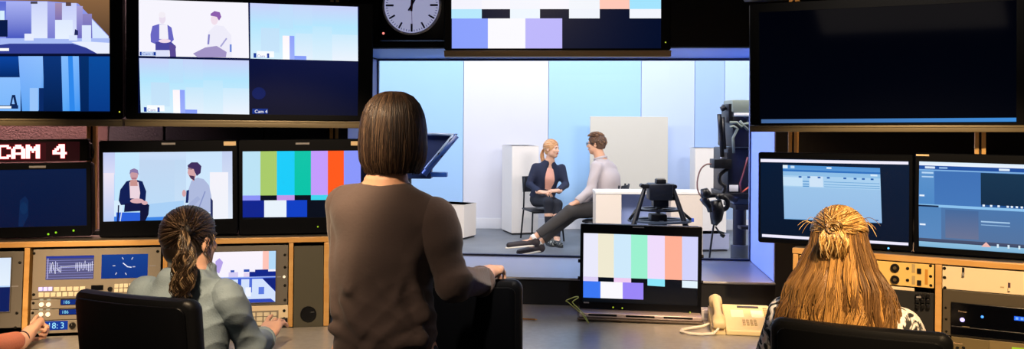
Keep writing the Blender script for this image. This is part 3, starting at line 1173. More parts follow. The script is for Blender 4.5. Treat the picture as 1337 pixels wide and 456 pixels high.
# --- upper tier: only bottom edges reach into the frame
m = Mon('upper_monitor', 'monitor above the four-view screen, only its bottom rail showing', 'monitor', (-1.1657, 3.8863, 2.455), (11.13, 1.5, 0.03), 1.0616, 0.45, [(178, -175), (467, -160), (468, -20), (183, -35)], group='top tier monitors')
m.rect(160, -200, 480, 0, '#02060f')
m.done()
m.rail(0.026)
m = Mon('upper_monitor', 'monitor above the switched-off screen, only its bottom rail corner showing', 'monitor', (1.4785, 3.557, 2.39), (-19.82, 0.83, 0.08), 1.063, 0.48, [(985, -165), (1327, -190), (1327, -35), (990, -20)], group='top tier monitors')
m.rect(960, -220, 1350, 0, '#02060f')
m.done()
m.rail(0.026)

# --- right console monitors
m = Mon('computer_monitor', 'computer monitor with a light blue list window, in front of the blonde operator', 'monitor', (1.3426, 3.68, 1.2834), (-25.04, 0.97, -0.07), 0.6094, 0.3908, [(991, 206.5), (1187, 210.5), (1187, 322), (995, 310.5)], group='computer monitors on the right console')
m.rect(980, 195, 1200, 330, '#031a36', '#04142a')
m.poly([(991.5, 207.6), (1186, 211.2), (1186, 215), (991.5, 211.6)], '#f2eefe')
m.poly([(995, 305.8), (1186, 317.2), (1186, 320.8), (995, 309.4)], '#f0ecfe')
W = q((1022, 215.5), (1149, 219.5), (1151.5, 291.5), (1024, 286))
def wr(u0, v0, u1, v1, c, c2=None):
    m.poly([W(u0, v0), W(u1, v0), W(u1, v1), W(u0, v1)], [c, c, c2 or c, c2 or c])
wr(0, 0, 1, 1, '#a0caee', '#94bbe4')
wr(0, 0, 1, .08, '#4d8fd4', '#5a97d6')
wr(0, 0, .05, .06, '#dff0fd')
wr(.08, .01, .12, .055, '#c6e0f8')
wr(.45, .015, .5, .045, '#e2f2ff')
wr(0, .08, 1, .115, '#2f72c0')
wr(0, .115, 1, .19, '#8fbfe8')
wr(.90, .12, .97, .155, '#d5eafc')
wr(0, .19, 1, .40, '#a9d0f0')
wr(0, .22, .2, .38, '#c6e2f8')
wr(.27, .19, .41, .385, '#cfe4f8')
for uu in (.16, .25, .355, .45, .62, .725, .81, .90):
    wr(uu, .195, uu + .03, .225, '#1f5fae')
for vv in (.28, .33, .37):
    wr(.42, vv, .99, vv + .012, '#6fa6d8')
    wr(.20, vv, .265, vv + .02, '#5b98d2')
wr(.93, .945, .965, .965, '#22569a')
wr(0, .985, 1, 1, '#7fb0e0')
m.done()
m.lamp(1160, 324.4, '#5cb4ff', 0.004, 2.0)
m = Mon('computer_monitor', 'computer monitor with a blue multi-panel editing window, cut by the right frame edge', 'monitor', (1.8851, 3.4039, 1.2870), (-25.05, -0.43, 0.46), 0.5967, 0.3990, [(1199, 210.8), (1416, 216.5), (1416, 338), (1200, 321.5)], group='computer monitors on the right console')
W = q((1199, 210.8), (1416, 217.5), (1416, 337), (1200, 321.5))
wr(0, 0, 1, 1, '#3f72b4')
wr(0, 0, 1, .045, '#dcecfc', '#eef6ff')
wr(0, .045, 1, .09, '#1c50a0')
wr(.04, .055, .10, .08, '#dcebfa')
wr(.125, .058, .175, .078, '#8fb4e0')
wr(.485, .055, .55, .08, '#dcebfa')
wr(0, .09, 1, .105, '#7fb2e4')
wr(0, .105, .095, .50, '#5b92cc', '#4d88c6')
wr(.02, .12, .09, .14, '#b6d6f4')
wr(.02, .17, .09, .185, '#b6d6f4')
wr(.005, .39, .035, .41, '#e6f2ff')
wr(.095, .105, .375, .50, '#3d71b6', '#4377ba')
wr(.375, .11, 1, .475, '#0c3350', '#0b2c48')
wr(.375, .475, 1, .50, '#1d5090')
for uu in (.385, .43, .475, .53, .555, .585, .615, .65):
    wr(uu, .472, uu + .014, .494, '#e8f4ff')
wr(0, .50, 1, .53, '#8cc2ee')
wr(.0, .51, .12, .53, '#12284a')
wr(0, .53, 1, .90, '#4a76ac', '#5474a0')
wr(0, .53, .135, .90, '#5084bc', '#5a8ac0')
wr(.005, .73, .04, .75, '#e6f2ff')
wr(.16, .55, .36, .88, '#44699c', '#6a7494')
wr(.375, .66, .55, .675, '#a8cbec')
wr(.375, .70, .55, .71, '#8db4dc')
wr(0, .90, 1, .94, '#4a5470', '#3c4664')
wr(0, .94, 1, 1, '#8fc0e0', '#7fb4d8')
m.poly([W(.375, .955), W(.405, .90), W(.435, .955)], '#f0b8b0')
for uu in (.47, .535, .60, .665):
    wr(uu, .915, uu + .012, .955, '#d8ecf8')
m.done()
m.patch('sticker', 1196, 201.4, 1213, 204.2, M_sticker)

# --- desk monitor with test bars, on its silver foot
m = Mon('desk_monitor', 'monitor with pale test bars standing on the desk before the studio window', 'monitor', (0.5987, 4.08, 0.9278), (-6.62, -0.07, 0.51), 0.5587, 0.3955, [(761.5, 304), (911.5, 309), (910.5, 400), (761.3, 393)], rad=0.006)
m.rect(750, 295, 920, 410, '#010a1e', '#020810')
xs = [761.5, 781, 801.5, 824, 845.4, 868, 890.5, 911.5]
bars(m, xs, 304.3, 361.3, 367, 0.036,
     ['#eaeafc', '#f0ead2', '#cfeafc', '#9cf2d0', '#f0dcfc', '#ffb096', '#d3d4fc'],
     ['#dcd0f6', None, '#f0cdf2', None, None, None, None],
     ['#3c78f4', '#fbf9fe', '#9a86f8', None], [761.5, 784, 813, 840, 840.5, 388.6])
m.poly([(845.4, 364), (868, 365), (868, 374.5), (845.4, 373)], '#8ce8fc')
m.poly([(890.5, 366.5), (911.5, 367.5), (911.5, 376.8), (890.5, 375.6)], '#e4f4fe')
m.done()
m.patch('badge', 826, 296.2, 841, 298.0, M_badge)
for x, y in ((800.5, 401.6), (812.5, 402.6), (901, 408.2)):
    m.lamp(x, y, '#a8c020', 0.0035, 1.2, 'status_light')
zf = 0.693 - 0.9278          # desk top below the monitor's centre
g = G()
g.box((0.0, -0.035, -m.H / 2 - 0.012), (0.555, 0.085, 0.022), 0.006)
g.obj('stand_bar', mat('silver_pink_metal', '#b9a9aa', 0.35, metal=0.4), m.root, True, 40)
for k in (-0.17, 0.0, 0.17):
    G().box((k, -0.0775, -m.H / 2 - 0.010), (0.13, 0.004, 0.009), 0.002).obj('slot', M_bez, m.root)
G().box((0.0, 0.0, (zf - m.H / 2 - 0.024) / 2 + 0.001), (0.57, 0.17, abs(zf + m.H / 2 + 0.024) - 0.002), 0.004).obj('foot_plate', mat('brown_edge_board', '#4a3c30', 0.5), m.root)
m.patch('badge', 762, 394.4, 769, 396.2, M_badge)
for sx, zz in ((-1, 0.02), (-1, -0.06), (1, 0.06), (1, -0.06)):
    G().cyl((sx * (m.W / 2 - 0.001), 0.03, zz), (sx * (m.W / 2 + 0.010), 0.03, zz), 0.008).obj('side_knob', M_bez2, m.root)
DESKMON = m
# ------------------------------------------------------------------ consoles with rack modules
YL = lambda px: 3.95 / (1 + 1.56e-4 * (430 - px))
YR = lambda px: 3.60 / (1 + 3.9e-4 * (px - 1092))
M_con = mat('console_black', '#101114', 0.6)
M_tan = mat('tan_rack_metal', '#8b8377', 0.5, bump=(200, 0.03))
M_greyp = mat('grey_rack_metal', '#69655f', 0.5, bump=(200, 0.03))
M_olive = mat('olive_grey_panel', '#4a483c', 0.6)
M_cream = mat('cream_metal', '#ecd9b8', 0.5)
M_yell = mat('yellow_cream_metal', '#efc878', 0.45)
M_screw = mat('dark_screw', '#15140f', 0.4, metal=0.5)
M_key = mat('cream_key', '#e6ddc4', 0.5)
M_lkey = mat('lit_key', '#fff2dc', 0.4, emit='#fff0dc', strength=0.55)
M_bkey = mat('lit_violet_key', '#c0c0ff', 0.4, emit='#b8b4fb', strength=0.7)
M_knob = mat('black_knob', '#0c0c0e', 0.35)
M_steel = mat('steel', '#b8b5ae', 0.35, metal=0.8)


class Rack:
    def __init__(s, a, b, recline):
        d = b - a
        s.yaw = math.atan2(d.y, d.x)
        s.M = Matrix.Translation((b.x, b.y, 1.05)) @ Matrix.Rotation(s.yaw, 4, 'Z') @ Matrix.Rotation(-math.radians(recline), 4, 'X')
        s.F = Matrix.Translation((b.x, b.y, 0)) @ Matrix.Rotation(s.yaw, 4, 'Z')
        s.I = s.M.inverted()

    def loc(s, px, py, y=0.0):
        n = s.M.to_3x3() @ Vector((0, 1, 0))
        return s.I @ ray_plane(px, py, s.M @ Vector((0, y, 0)), n)


class Mod:
    """one rack module: faceplate (front at local y=0) and a chassis behind it"""
    def __init__(s, rk, name, label, cat, box, m, group=None, depth=0.22, plate=0.006):
        l, t, r, b = box
        my = (t + b) / 2
        xl, xr = rk.loc(l, my).x, rk.loc(r, my).x
        mx = (l + r) / 2
        zt, zb = rk.loc(mx, t).z, rk.loc(mx, b).z
        s.rk, s.c = rk, Vector(((xl + xr) / 2, 0, (zt + zb) / 2))
        s.w, s.h = xr - xl, zt - zb
        s.root = thing(name, label, cat, rk.M @ s.c, rk.M.to_3x3().to_euler('XYZ'), group)
        G().box((0, plate / 2, 0), (s.w, plate, s.h), 0.0015).obj('faceplate', m, s.root)
        G().box((0, plate + depth / 2, 0), (s.w - 0.03, depth, s.h - 0.004), 0.002).obj('chassis', M_con, s.root)

    def loc(s, px, py):
        return s.rk.loc(px, py) - s.c

    def box(s, name, x0, y0, x1, y1, m, th=0.003, bev=0.001, parent=None, mid=True):
        my, mx = (y0 + y1) / 2, (x0 + x1) / 2
        a, b = s.loc(x0, my).x, s.loc(x1, my).x
        t, bt = s.loc(mx, y0).z, s.loc(mx, y1).z
        return G().box(((a + b) / 2, -th / 2, (t + bt) / 2), (b - a, th, t - bt), bev).obj(name, m, parent or s.root)

    def keys(s, name, x0, y0, x1, y1, nx, ny, m, th=0.004, gap=0.18):
        """a block of push keys"""
        q = [s.loc(*p) for p in ((x0, y0), (x1, y0), (x1, y1), (x0, y1))]
        l, r, t, b = (q[0].x + q[3].x) / 2, (q[1].x + q[2].x) / 2, (q[0].z + q[1].z) / 2, (q[2].z + q[3].z) / 2
        g = G()
        dx, dz = (r - l) / nx, (t - b) / ny
        for i in range(nx):
            for j in range(ny):
                g.box((l + dx * (i + .5), -th / 2, t - dz * (j + .5)), (dx * (1 - gap), th, dz * (1 - gap)), 0.001)
        return g.obj(name, m, s.root)

    def dial(s, name, px, py, rpx, m, th=0.012, inner=None):
        q = s.loc(px, py)
        r = s.loc(px + rpx, py).x - q.x
        o = G().lathe((q.x, 0, q.z), [(r, 0), (r, th * 0.7), (r * 0.86, th), (r * 0.3, th)], (0, -1, 0), 24).obj(name, m, s.root, True, 35)
        if inner:
            G().box((q.x, -th - 0.0006, q.z + r * 0.4), (r * 0.16, 0.0012, r * 0.7)).obj('pointer', inner, o)
        return o

    def screws(s, pts, rpx=1.6):
        for x, y in pts:
            q = s.loc(x, y)
            r = s.loc(x + rpx, y).x - q.x
            g = G().lathe((q.x, 0, q.z), [(r, 0), (r, 0.0016), (r * 0.7, 0.003), (r * .5, 0.003)], (0, -1, 0), 12)
            g.obj('screw', M_screw, s.root, True, 40)

    def pic(s, x0, y0, x1, y1):
        q = [s.loc(*p) for p in ((x0, y0), (x1, y0), (x1, y1), (x0, y1))]
        l, r, t, b = (q[0].x + q[3].x) / 2, (q[1].x + q[2].x) / 2, (q[0].z + q[1].z) / 2, (q[2].z + q[3].z) / 2
        p = Pic(r - l, t - b, l, t, -0.0012)
        p.r4 = (l, r, t, b)
        return p

    def frame(s, p, m, wd=0.006, name='screen_frame'):
        l, r, t, b = p.r4
        g = G()
        for cx, cz, sx, sz in (((l + r) / 2, t + wd / 2, r - l + 2 * wd, wd), ((l + r) / 2, b - wd / 2, r - l + 2 * wd, wd), (l - wd / 2, (t + b) / 2, wd, t - b), (r + wd / 2, (t + b) / 2, wd, t - b)):
            g.box((cx, -0.002, cz), (sx, 0.004, sz), 0.001)
        return g.obj(name, m, s.root)


def console(name, label, rk, x0, x1, posts, extra_depth=0.44):
    """cabinet: wooden front edge and uprights, black body; x0..x1 along the front"""
    r = thing(name, label, 'console', rk.F.to_translation(), (0, 0, rk.yaw))
    L = x1 - x0
    G().box(((x0 + x1) / 2, 0.012, 1.0705), (L, 0.024, 0.023), 0.002).obj('wooden_front_edge', M_wood, r)
    G().box(((x0 + x1) / 2, 0.026 + extra_depth / 2, 1.0705), (L, extra_depth, 0.021), 0.002).obj('top_board', mat('grey_brown_top', '#4a4640', 0.5), r)
    rec = math.tan(math.radians(rk.rec))
    for px, wpx, ym in posts:
        a, b = rk.loc(px - wpx / 2, ym).x, rk.loc(px + wpx / 2, ym).x
        g = G().box(((a + b) / 2, 0.03, 0.8735), (b - a, 0.06, 0.367), 0.0015)
        for v in g.v:
            v.y -= (1.05 - v.z) * rec
        g.obj('wooden_upright', M_wood, r)
        g = G().box(((a + b) / 2, 0.26, 0.8735), (b - a, 0.40, 0.365), 0.001)
        g.obj('partition', M_con, r)
    G().box(((x0 + x1) / 2, 0.455, 0.8735), (L, 0.02, 0.365)).obj('rear_board', M_con, r)
    G().box(((x0 + x1) / 2, 0.245, 0.327), (L, 0.43, 0.654), 0.004).obj('cabinet_base', M_con, r)
    return r


LR = Rack(P(0, 320, YL(0)), P(430, 313, YL(430)), 5.0)
LR.rec = 5.0
x_l = LR.loc(0, 370).x - 0.62
console('console', 'long black console with wooden edges below the left monitors', LR, x_l, LR.loc(430, 318).x, ((34, 7.2, 370), (215, 6, 370), (379.6, 6, 375), (426.2, 7, 375)))

# screen module, far left
m = Mod(LR, 'rack_module', 'grey rack module with a pale blue screen, cut by the left frame edge', 'rack module', (-150, 330, 29, 431), M_greyp, 'left console modules')
p = m.pic(-120, 338, 13.5, 409)
p.rect(0, 0, 1, 1, '#0a1e5c')
p.rect(0, 0, 1, .545, '#d9e8fb', '#e6f2fe')
p.rect(0, .52, 1, .545, '#b8d4fa')
p.obj('screen', m.root)
m.frame(p, mat('grey_frame', '#5a564e', 0.5), 0.004)
m.screws(((26, 343), (22, 409), (20, 428)), 2)
m.box('label_strip', 13, 373.4, 24, 374.8, M_badge, 0.001, 0.0003)

# waveform and clock module
m = Mod(LR, 'rack_module', 'tan rack module with white waveform screen, blue clock screen and key rows', 'rack module', (42.5, 324.5, 209.5, 388.5), M_tan, 'left console modules')
p = m.pic(60, 334, 122.5, 365)
p.rect(0, 0, 1, 1, '#4a4c78', '#5e5a80')
for k in range(9):
    v = .08 + k * .105
    p.rect(0.01, v, .99, v + .018, '#8f8fd0')
p.rect(0.0, .02, 1, .10, '#2a3a9a')
p.rect(.03, .1, .05, .95, '#b0a8d8')
p.line((.30, .47), (1, .40), .0016, '#f0f0ff')
p.line((.30, .50), (.95, .46), .0010, '#c8c8ff')
rr = random.Random(3)
for k in range(7):
    u = .08 + k * .038
    p.rect(u, .22 + rr.random() * .25, u + .012, .58 + rr.random() * .2, '#dcdcff')
for k in range(10):
    u = .62 + k * .038
    p.rect(u, .15 + rr.random() * .25, u + .012, .55 + rr.random() * .14, '#e6e6ff')
p.line((.08, .72), (.14, .25), .0012, '#ffffff')
p.line((.14, .25), (.2, .75), .0012, '#ffffff')
p.line((.22, .5), (.32, .7), .0012, '#ffffff')
p.obj('waveform_screen', m.root)
p = m.pic(132.5, 332.2, 193, 363.4)
p.rect(0, 0, 1, 1, '#123f8e', '#0d3584')
for u, v, a in ((.455, .17, -60), (.66, .18, 60), (.27, .47, 0), (.70, .53, 0), (.32, .80, 60), (.53, .82, -60)):
    c, s_ = math.cos(math.radians(a)), math.sin(math.radians(a))
    p.line((u - .028 * c, v + .05 * s_), (u + .028 * c, v - .05 * s_), .0038, '#c0c4d4')
p.line((.46, .36), (.56, .52), .004, '#e2e8fb')
p.line((.55, .52), (.65, .55), .004, '#e2e8fb')
p.obj('clock_screen', m.root)
m.keys('keypad', 50, 374.5, 69, 380.5, 3, 1, M_bkey)
m.keys('keypad', 50, 381, 112, 388, 8, 1, M_key)
m.keys('keypad', 70, 374, 112, 380.5, 5, 1, M_key)
m.box('small_display', 119, 372.5, 135, 379, M_bez)
m.dial('knob', 144, 377.5, 3.2, M_knob)
m.keys('keypad', 149, 370, 180, 382, 5, 2, M_key)
m.box('label_strip', 195, 346.4, 203, 348, M_badge, 0.001, 0.0003)
m.screws(((206, 328.5), (44.5, 331), (44, 385)), 2)

# two strip modules and one with a larger display
for t, b, kx, d0, d1, lab in ((389.5, 401.6, 0, 80, 103, 'upper tan strip module with two white keys under the waveform module'), (402.4, 416.2, -0.8, 78, 103, 'lower tan strip module with two white keys, being pressed by the pointing hand')):
    m = Mod(LR, 'rack_module', lab, 'rack module', (40.5 + kx, t, 209.5, b), M_tan, 'left console modules')
    for x in (54.3, 63.6):
        q0 = m.loc(x + kx, t + 8.4)
        m.dial('lit_button', x + kx, t + 8.4, 3.1, M_lkey, 0.006)
        m.box('marker', x + kx - 2.4, t + 1.2, x + kx + 2.4, t + 3.2, mat('pale_blue_mark', '#9ab0b8', 0.5), 0.001, 0.0003)
    m.box('display_window', d0 - 1, t + 1.2, d1 + 1.2, t + 8.9, M_bez, 0.0015, 0.0005)
    p = m.pic(d0, t + 1.8, d1, t + 8.3)
    p.y = -0.002
    p.rect(0, 0, 1, 1, '#062a78')
    p.text(.10, .80, .62, '186', '#8fe4ff')
    p.text(.82, .80, .62, '1', '#6fd0fc')
    p.obj('display', m.root)
    m.screws(((43.6 + kx, t + 6.5),), 1.8)
m = Mod(LR, 'rack_module', 'tan module with a large blue numeral display just right of the pointing hand', 'rack module', (38.5, 417, 209.5, 433.5), M_tan, 'left console modules')
p = m.pic(59, 419.3, 88.5, 431)
p.rect(0, 0, 1, 1, '#0a3a9a')
p.text(.09, .84, .66, '18:', '#a8e8ff')
p.text(.66, .84, .66, '3', '#a8e8ff')
p.obj('display', m.root)
m.dial('rotary_switch', 95, 425, 4.2, M_knob, 0.014, M_steel)
m.keys('keypad', 120, 420, 190, 430, 9, 1, M_key)

# module with the picture screen, behind the ponytailed operator
m = Mod(LR, 'rack_module', 'grey rack module with a bright studio picture screen beside the ponytail', 'rack module', (218.8, 321.5, 375.8, 400), M_greyp, 'left console modules')
p = m.pic(236, 329, 359.8, 396.3)
p.rect(0, 0, 1, 1, '#0b1f70')
p.rect(0, 0, 1, .495, '#fbf4fd', '#f6f2fe')
p.rect(.0, .30, .34, .495, '#e9dcf4')
p.poly([(.36, .18), (.40, .12), (.44, .2), (.42, .32), (.40, .42), (.36, .36)], '#b6a2e8')
p.rect(.86, .0, .925, .36, '#ffc4b8')
p.rect(.925, .0, 1, .36, '#b4daf8')
p.rect(.52, .36, .56, .40, '#2a4fb0')
p.rect(.66, .35, .72, .40, '#2a4fb0')
p.rect(.50, .40, .60, .495, '#d6cdf4')
p.rect(.66, .42, .76, .495, '#e4d4f0')
p.rect(.72, .40, 1, .495, '#0a2488')
p.rect(.78, .36, .92, .40, '#0a2488')
p.rect(0, .495, 1, .515, '#9ab0ee')
p.rect(0, .515, 1, 1, '#3b60d8', '#2a4cc4')
p.poly([(.42, .54), (.86, .54), (1, .80), (1, 1), (.3, 1), (.3, .54)], '#d3e2fd')
p.poly([(.86, .53), (1, .53), (1, .79)], '#0b2078')
p.rect(.36, .54, .50, .92, '#7f9cf0')
p.rect(.50, .54, .535, .86, '#eef2ff')
p.rect(.60, .54, .635, .86, '#3355cc')
p.rect(.72, .54, .75, .80, '#4d6cd8')
p.rect(.68, .70, .74, .88, '#f2f5ff')
p.rect(.82, .70, .88, .84, '#5a7ae0')
p.poly([(.55, .93), (.95, .93), (1, 1), (.5, 1)], '#2f48b4')
p.rect(.55, .95, .64, .985, '#eef2ff')
p.obj('screen', m.root)
m.frame(p, mat('grey_frame', '#5a564e', 0.5), 0.004)
m.screws(((372, 333), (372, 349), (372, 373), (372, 392)), 1.9)
m.box('label_strip', 361.5, 361.0, 367, 362.4, M_badge, 0.001, 0.0003)
m.dial('lit_button', 371, 361.6, 1.8, M_lkey, 0.003)
m = Mod(LR, 'rack_module', 'cream control panel with key rows under the operator hand', 'rack module', (218.8, 400.8, 376, 431), M_cream, 'left console modules')
m.keys('keypad', 240, 409, 362, 427, 13, 3, M_key, 0.006)
m.box('key_bed', 238, 407.4, 363.5, 428.6, M_tan, 0.0015, 0.0005)
m.screws(((371, 406), (371, 416), (371.4, 424)), 2)
m.box('connector', 366, 415, 375.5, 430, M_knob, 0.008)

# blank panel with a round cable hole
m = Mod(LR, 'rack_module', 'dark olive blank panel with one round black hole, beside the brown pullover', 'rack module', (383.6, 321.2, 422.2, 430), M_olive, 'left console modules')
q0 = m.loc(402.5, 410.5)
r_ = m.loc(413, 410.5).x - q0.x
G().lathe((q0.x, 0, q0.z), [(r_, 0), (r_, 0.003), (r_ * .86, 0.003), (r_ * .84, 0.0005), (0.001, 0.0004)], (0, -1, 0), 32).obj('cable_hole', mat('hole_black', '#05070b', 0.3), m.root, True, 40)
m.box('hole_tab', 405, 407.5, 412, 408.8, mat('dark_tab', '#20242c', 0.4), 0.003)

# ---- right console
RR = Rack(P(1035, 328, YR(1035)), P(1337, 347.5, YR(1337)), 3.0)
RR.rec = 3.0
x0 = RR.loc(1034.5, 328).x
console('console', 'black console with wooden edges below the two computer monitors', RR, x0, 0.75, ((1038, 6.5, 370), (1225.2, 8.6, 390)))
m = Mod(RR, 'rack_module', 'yellow-cream rack panel with two round black knobs right of the long blonde hair', 'rack module', (1043.5, 339.6, 1219.5, 369.4), M_yell, 'right console modules')
for y in (350.0, 365.3):
    d = m.dial('round_socket', 1168.5, y, 6, M_knob, 0.01)
    q0 = m.loc(1168.5, y)
    G().lathe((q0.x, -0.010, q0.z), [(0.007, 0), (0.006, 0.003), (0.002, 0.003)], (0, -1, 0), 14).obj('socket_core', mat('brass_dull', '#7a6a48', 0.4, metal=0.6), d)
    m.dial('small_jack', 1185, y + 0.8, 2.2, M_knob, 0.004)
    m.box('square_jack', 1197.4, y + 0.8, 1203, y + 8.0 - 0.4, M_knob, 0.005)
    m.box('label_strip', 1190.5, y - 5, 1194.8, y + 6.5, mat('grey_print', '#b9a070', 0.6), 0.0008, 0.0002)
    m.dial('round_socket', 1062, y - 6, 5.4, M_knob, 0.01)
m.box('orange_mark', 1207.5, 352, 1211.5, 372, mat('orange_mark', '#c88a30', 0.5), 0.0008, 0.0002)
m.screws(((1215, 347.4), (1215, 361), (1215.4, 373)), 2.1)
m = Mod(RR, 'rack_module', 'thin white strip panel under the yellow-cream knob panel', 'rack module', (1043.5, 370.0, 1194, 374.0), M_cream, 'right console modules', depth=0.1)
m = Mod(RR, 'rack_module', 'black patch unit with dark plugs behind the floral shoulder', 'rack module', (1043.5, 375.6, 1219.3, 427), M_con, 'right console modules')
for x in (1196, 1203, 1210):
    for y in (383, 390, 397):
        m.box('plug', x, y, x + 4.5, y + 5, M_knob, 0.02)
m.box('plug_label', 1197, 386.5, 1203, 388.5, M_badge, 0.0215, 0.0003)
m = Mod(RR, 'rack_module', 'plain cream rack panel under the editing screen, right frame edge', 'rack module', (1230.4, 353.6, 1400, 384.2), M_cream, 'right console modules')
m.box('slot', 1256, 349.5, 1259.2, 358, M_knob, 0.001, 0.0003)
m.box('lever', 1256.3, 356, 1259, 360.4, M_badge, 0.012)
m.box('slot', 1316, 369.5, 1319.3, 377, mat('plum_slot', '#4a3040', 0.5), 0.001, 0.0003)
m.box('lever', 1316, 376, 1319, 380, M_cream, 0.010)
m.box('label_strip', 1306, 374.5, 1311, 376.2, mat('grey_print', '#b9a070', 0.6), 0.0008, 0.0002)
m.screws(((1233, 350.5), (1233.3, 362.5), (1233.6, 376)), 2.3)
m = Mod(RR, 'rack_module', 'dark recorder with blue and violet lights between the cream and brown units', 'rack module', (1230.6, 385.0, 1400, 446.6), mat('dark_brown_metal', '#4a4234', 0.5), 'right console modules')
m.box('front_window', 1241.5, 400.8, 1390, 444.6, mat('gloss_black_front', '#05060b', 0.12), 0.008, 0.002)
m.box('trim_line', 1242, 432.6, 1390, 433.8, mat('dim_chrome', '#3a3a3e', 0.3, metal=0.6), 0.0095, 0.0005)
m.box('tray_mark', 1256, 426, 1266, 427.2, mat('dim_gold', '#7a6a48', 0.4), 0.009, 0.0005)
q0 = m.loc(1251.3, 407.2)
text_obj('Pioneer', 'maker_mark', 0.0066, (q0.x, -0.0082, q0.z), mat('pale_print', '#b09a86', 0.5), m.root)
for x, y, c, r_, st in ((1256.5, 417.5, '#b8a8ff', 3.2, 2.2), (1282.5, 413.6, '#4a9cff', 2.0, 1.6)):
    q0 = m.loc(x, y)
    rad = m.loc(x + r_, y).x - q0.x
    G().lathe((q0.x, -0.008, q0.z), [(rad, 0), (rad * .8, 0.002), (rad * .2, 0.003)], (0, -1, 0), 14).obj('status_light', mat('lamp' + c, '#101010', 0.3, emit=c, strength=st), m.root)
p = m.pic(1324, 415.5, 1386, 421)
p.y = -0.0086
p.rect(0, 0, 1, 1, '#2a6cf4')
for k in range(9):
    p.rect(.03 + k * .11, .2, .09 + k * .11, .8, '#7fb4ff')
p.obj('blue_display', m.root)
m.screws(((1235, 402), (1235.3, 417), (1235.6, 433)), 1.6)
m = Mod(RR, 'rack_module', 'olive brown deck at the lower right corner below the dark recorder', 'rack module', (1242, 448.0, 1400, 488), mat('olive_brown_metal', '#6a5c3c', 0.5), 'right console modules')
q0 = m.loc(1245, 448.8)
text_obj('Panasonic', 'maker_mark', 0.0056, (q0.x, -0.0004, q0.z), mat('peach_print', '#e4bc94', 0.5), m.root)
for x in (1250, 1258):
    m.dial('knob', x, 454.5, 2.2, M_knob, 0.006)
m.box('tape_door', 1291.5, 449.5, 1390, 476, mat('olive_door', '#7a6a46', 0.5), 0.003)
p = m.pic(1321, 455, 1360, 462)
p.y = -0.0045
p.rect(0, 0, 1, 1, '#a8c030')
p.obj('green_display', m.root)

# ---- one worktop that follows both consoles and the window wall
DZ = 0.69
lf = lambda x, y: (LR.F @ Vector((x, y, 0)))
rf = lambda x, y: (RR.F @ Vector((x, y, 0)))
rec = math.tan(math.radians(5)) * 0.36 + 0.010
rec2 = math.tan(math.radians(3)) * 0.36 + 0.010
lend, rend = LR.loc(430, 318).x + 0.004, x0 - 0.004
wl = WM @ Vector((-0.98, -0.006, 0))
wr_ = WM @ Vector((1.02, -0.006, 0))
pts = [lf(x_l, -rec), lf(lend, -rec), lf(lend, 0.40), (wl.x, wl.y), (wr_.x, wr_.y), rf(rend, 0.42), rf(rend, -rec2), rf(0.75, -rec2), rf(0.75, -0.48), rf(rend + 0.02, -0.48), (0.72, 3.34), (-0.9, 3.36), lf(x_l, -0.40)]
r = thing('desk', 'long grey-beige worktop running along both consoles and under the window', 'desk')
g = G()
g.prism([(p_[0], p_[1]) for p_ in pts], DZ - 0.028, DZ, 'xy')
wt = g.obj('worktop', mat('grey_beige_laminate', '#a8a39a', 0.28, noise=(40, '#a09a90', 0.4, 0.6)), r)
bv = wt.modifiers.new('edge', 'BEVEL')
bv.width = 0.003
bv.segments = 2
bv.limit_method = 'ANGLE'
for x, y in ((-1.72, 3.46), (-0.68, 3.62), (0.8, 3.62), (1.78, 3.0)):
    G().box((x, y, (DZ - 0.028) / 2), (0.04, 0.30, DZ - 0.030), 0.004).obj('support_panel', M_con, r)

# ---- red lettered display on top of the blank monitor
dm = Matrix.Translation((-2.1118, 3.7953, 1.2460)) @ Matrix.Rotation(math.radians(10.28), 4, 'Z') @ Matrix.Rotation(math.radians(-0.79), 4, 'Y')
sl = Vector((-0.008, 0.012, 0.1655 + 0.0535))
SM = dm @ Matrix.Translation(sl)
r = thing('led_display', 'black box with red glowing letters CAM 4 on top of the blank monitor', 'display', SM.to_translation(), SM.to_3x3().to_euler('XYZ'))
G().box((0, 0.026, 0), (0.545, 0.05, 0.096), 0.006).obj('case', mat('sign_black', '#060506', 0.7, spec=0.1), r, True, 40)
sn = SM.to_3x3() @ Vector((0, 1, 0))
lsm = lambda px, py: SM.inverted() @ ray_plane(px, py, SM @ Vector((0, -0.001, 0)), sn)
pc = Pic(1, 1, 0, 0, -0.0004)
wq = lambda px, py: (lambda v: (v.x, -v.z))(lsm(px, py))
pc.pt = lambda u, v: (u, -0.0004 - 0.00006 * pc.k, -v)
GLY = {'C': '.#####. ##...## ##..... ##..... ##..... ##...## .#####.', 'A': '..###.. .#####. ##...## ##...## ####### ##...## ##...##', 'M': '##...## ###.### ####### ##.#.## ##...## ##...## ##...##', '4': '...###. ..####. .##.##. ##..##. ####### ....##. ....##.'}
def quadpx(x0, y0, x1, y1, c):
    pc.poly([wq(x0, y0), wq(x1, y0), wq(x1, y1), wq(x0, y1)], c, clip=False)
quadpx(-58, 185, 104, 210.5, '#1c0608')
quadpx(-30, 187, 60, 209.5, '#2c080c')
for ch, x in (('C', -4.2), ('A', 14.7), ('M', 33.8), ('4', 68.8)):
    rows = GLY[ch].split()
    for pas, (e, c) in enumerate(((0.75, '#b40c1c'), (0.12, '#ffe4e0'))):  # wider red squares paint a glow round the bright letter cores
        k0 = pc.k
        for j, row in enumerate(rows):
            for i, d in enumerate(row):
                if d == '#':
                    sl_ = -(x + i * 2.6) * 0.012
                    quadpx(x + i * 2.6 - e, 189.6 + j * 2.56 - e + sl_, x + (i + 1) * 2.6 + e, 189.6 + (j + 1) * 2.56 + e + sl_, c)
                    pc.k = k0
        pc.k = k0 + 1
pc.obj('letters', r, attr_mat('led_letters', strength=1.6))
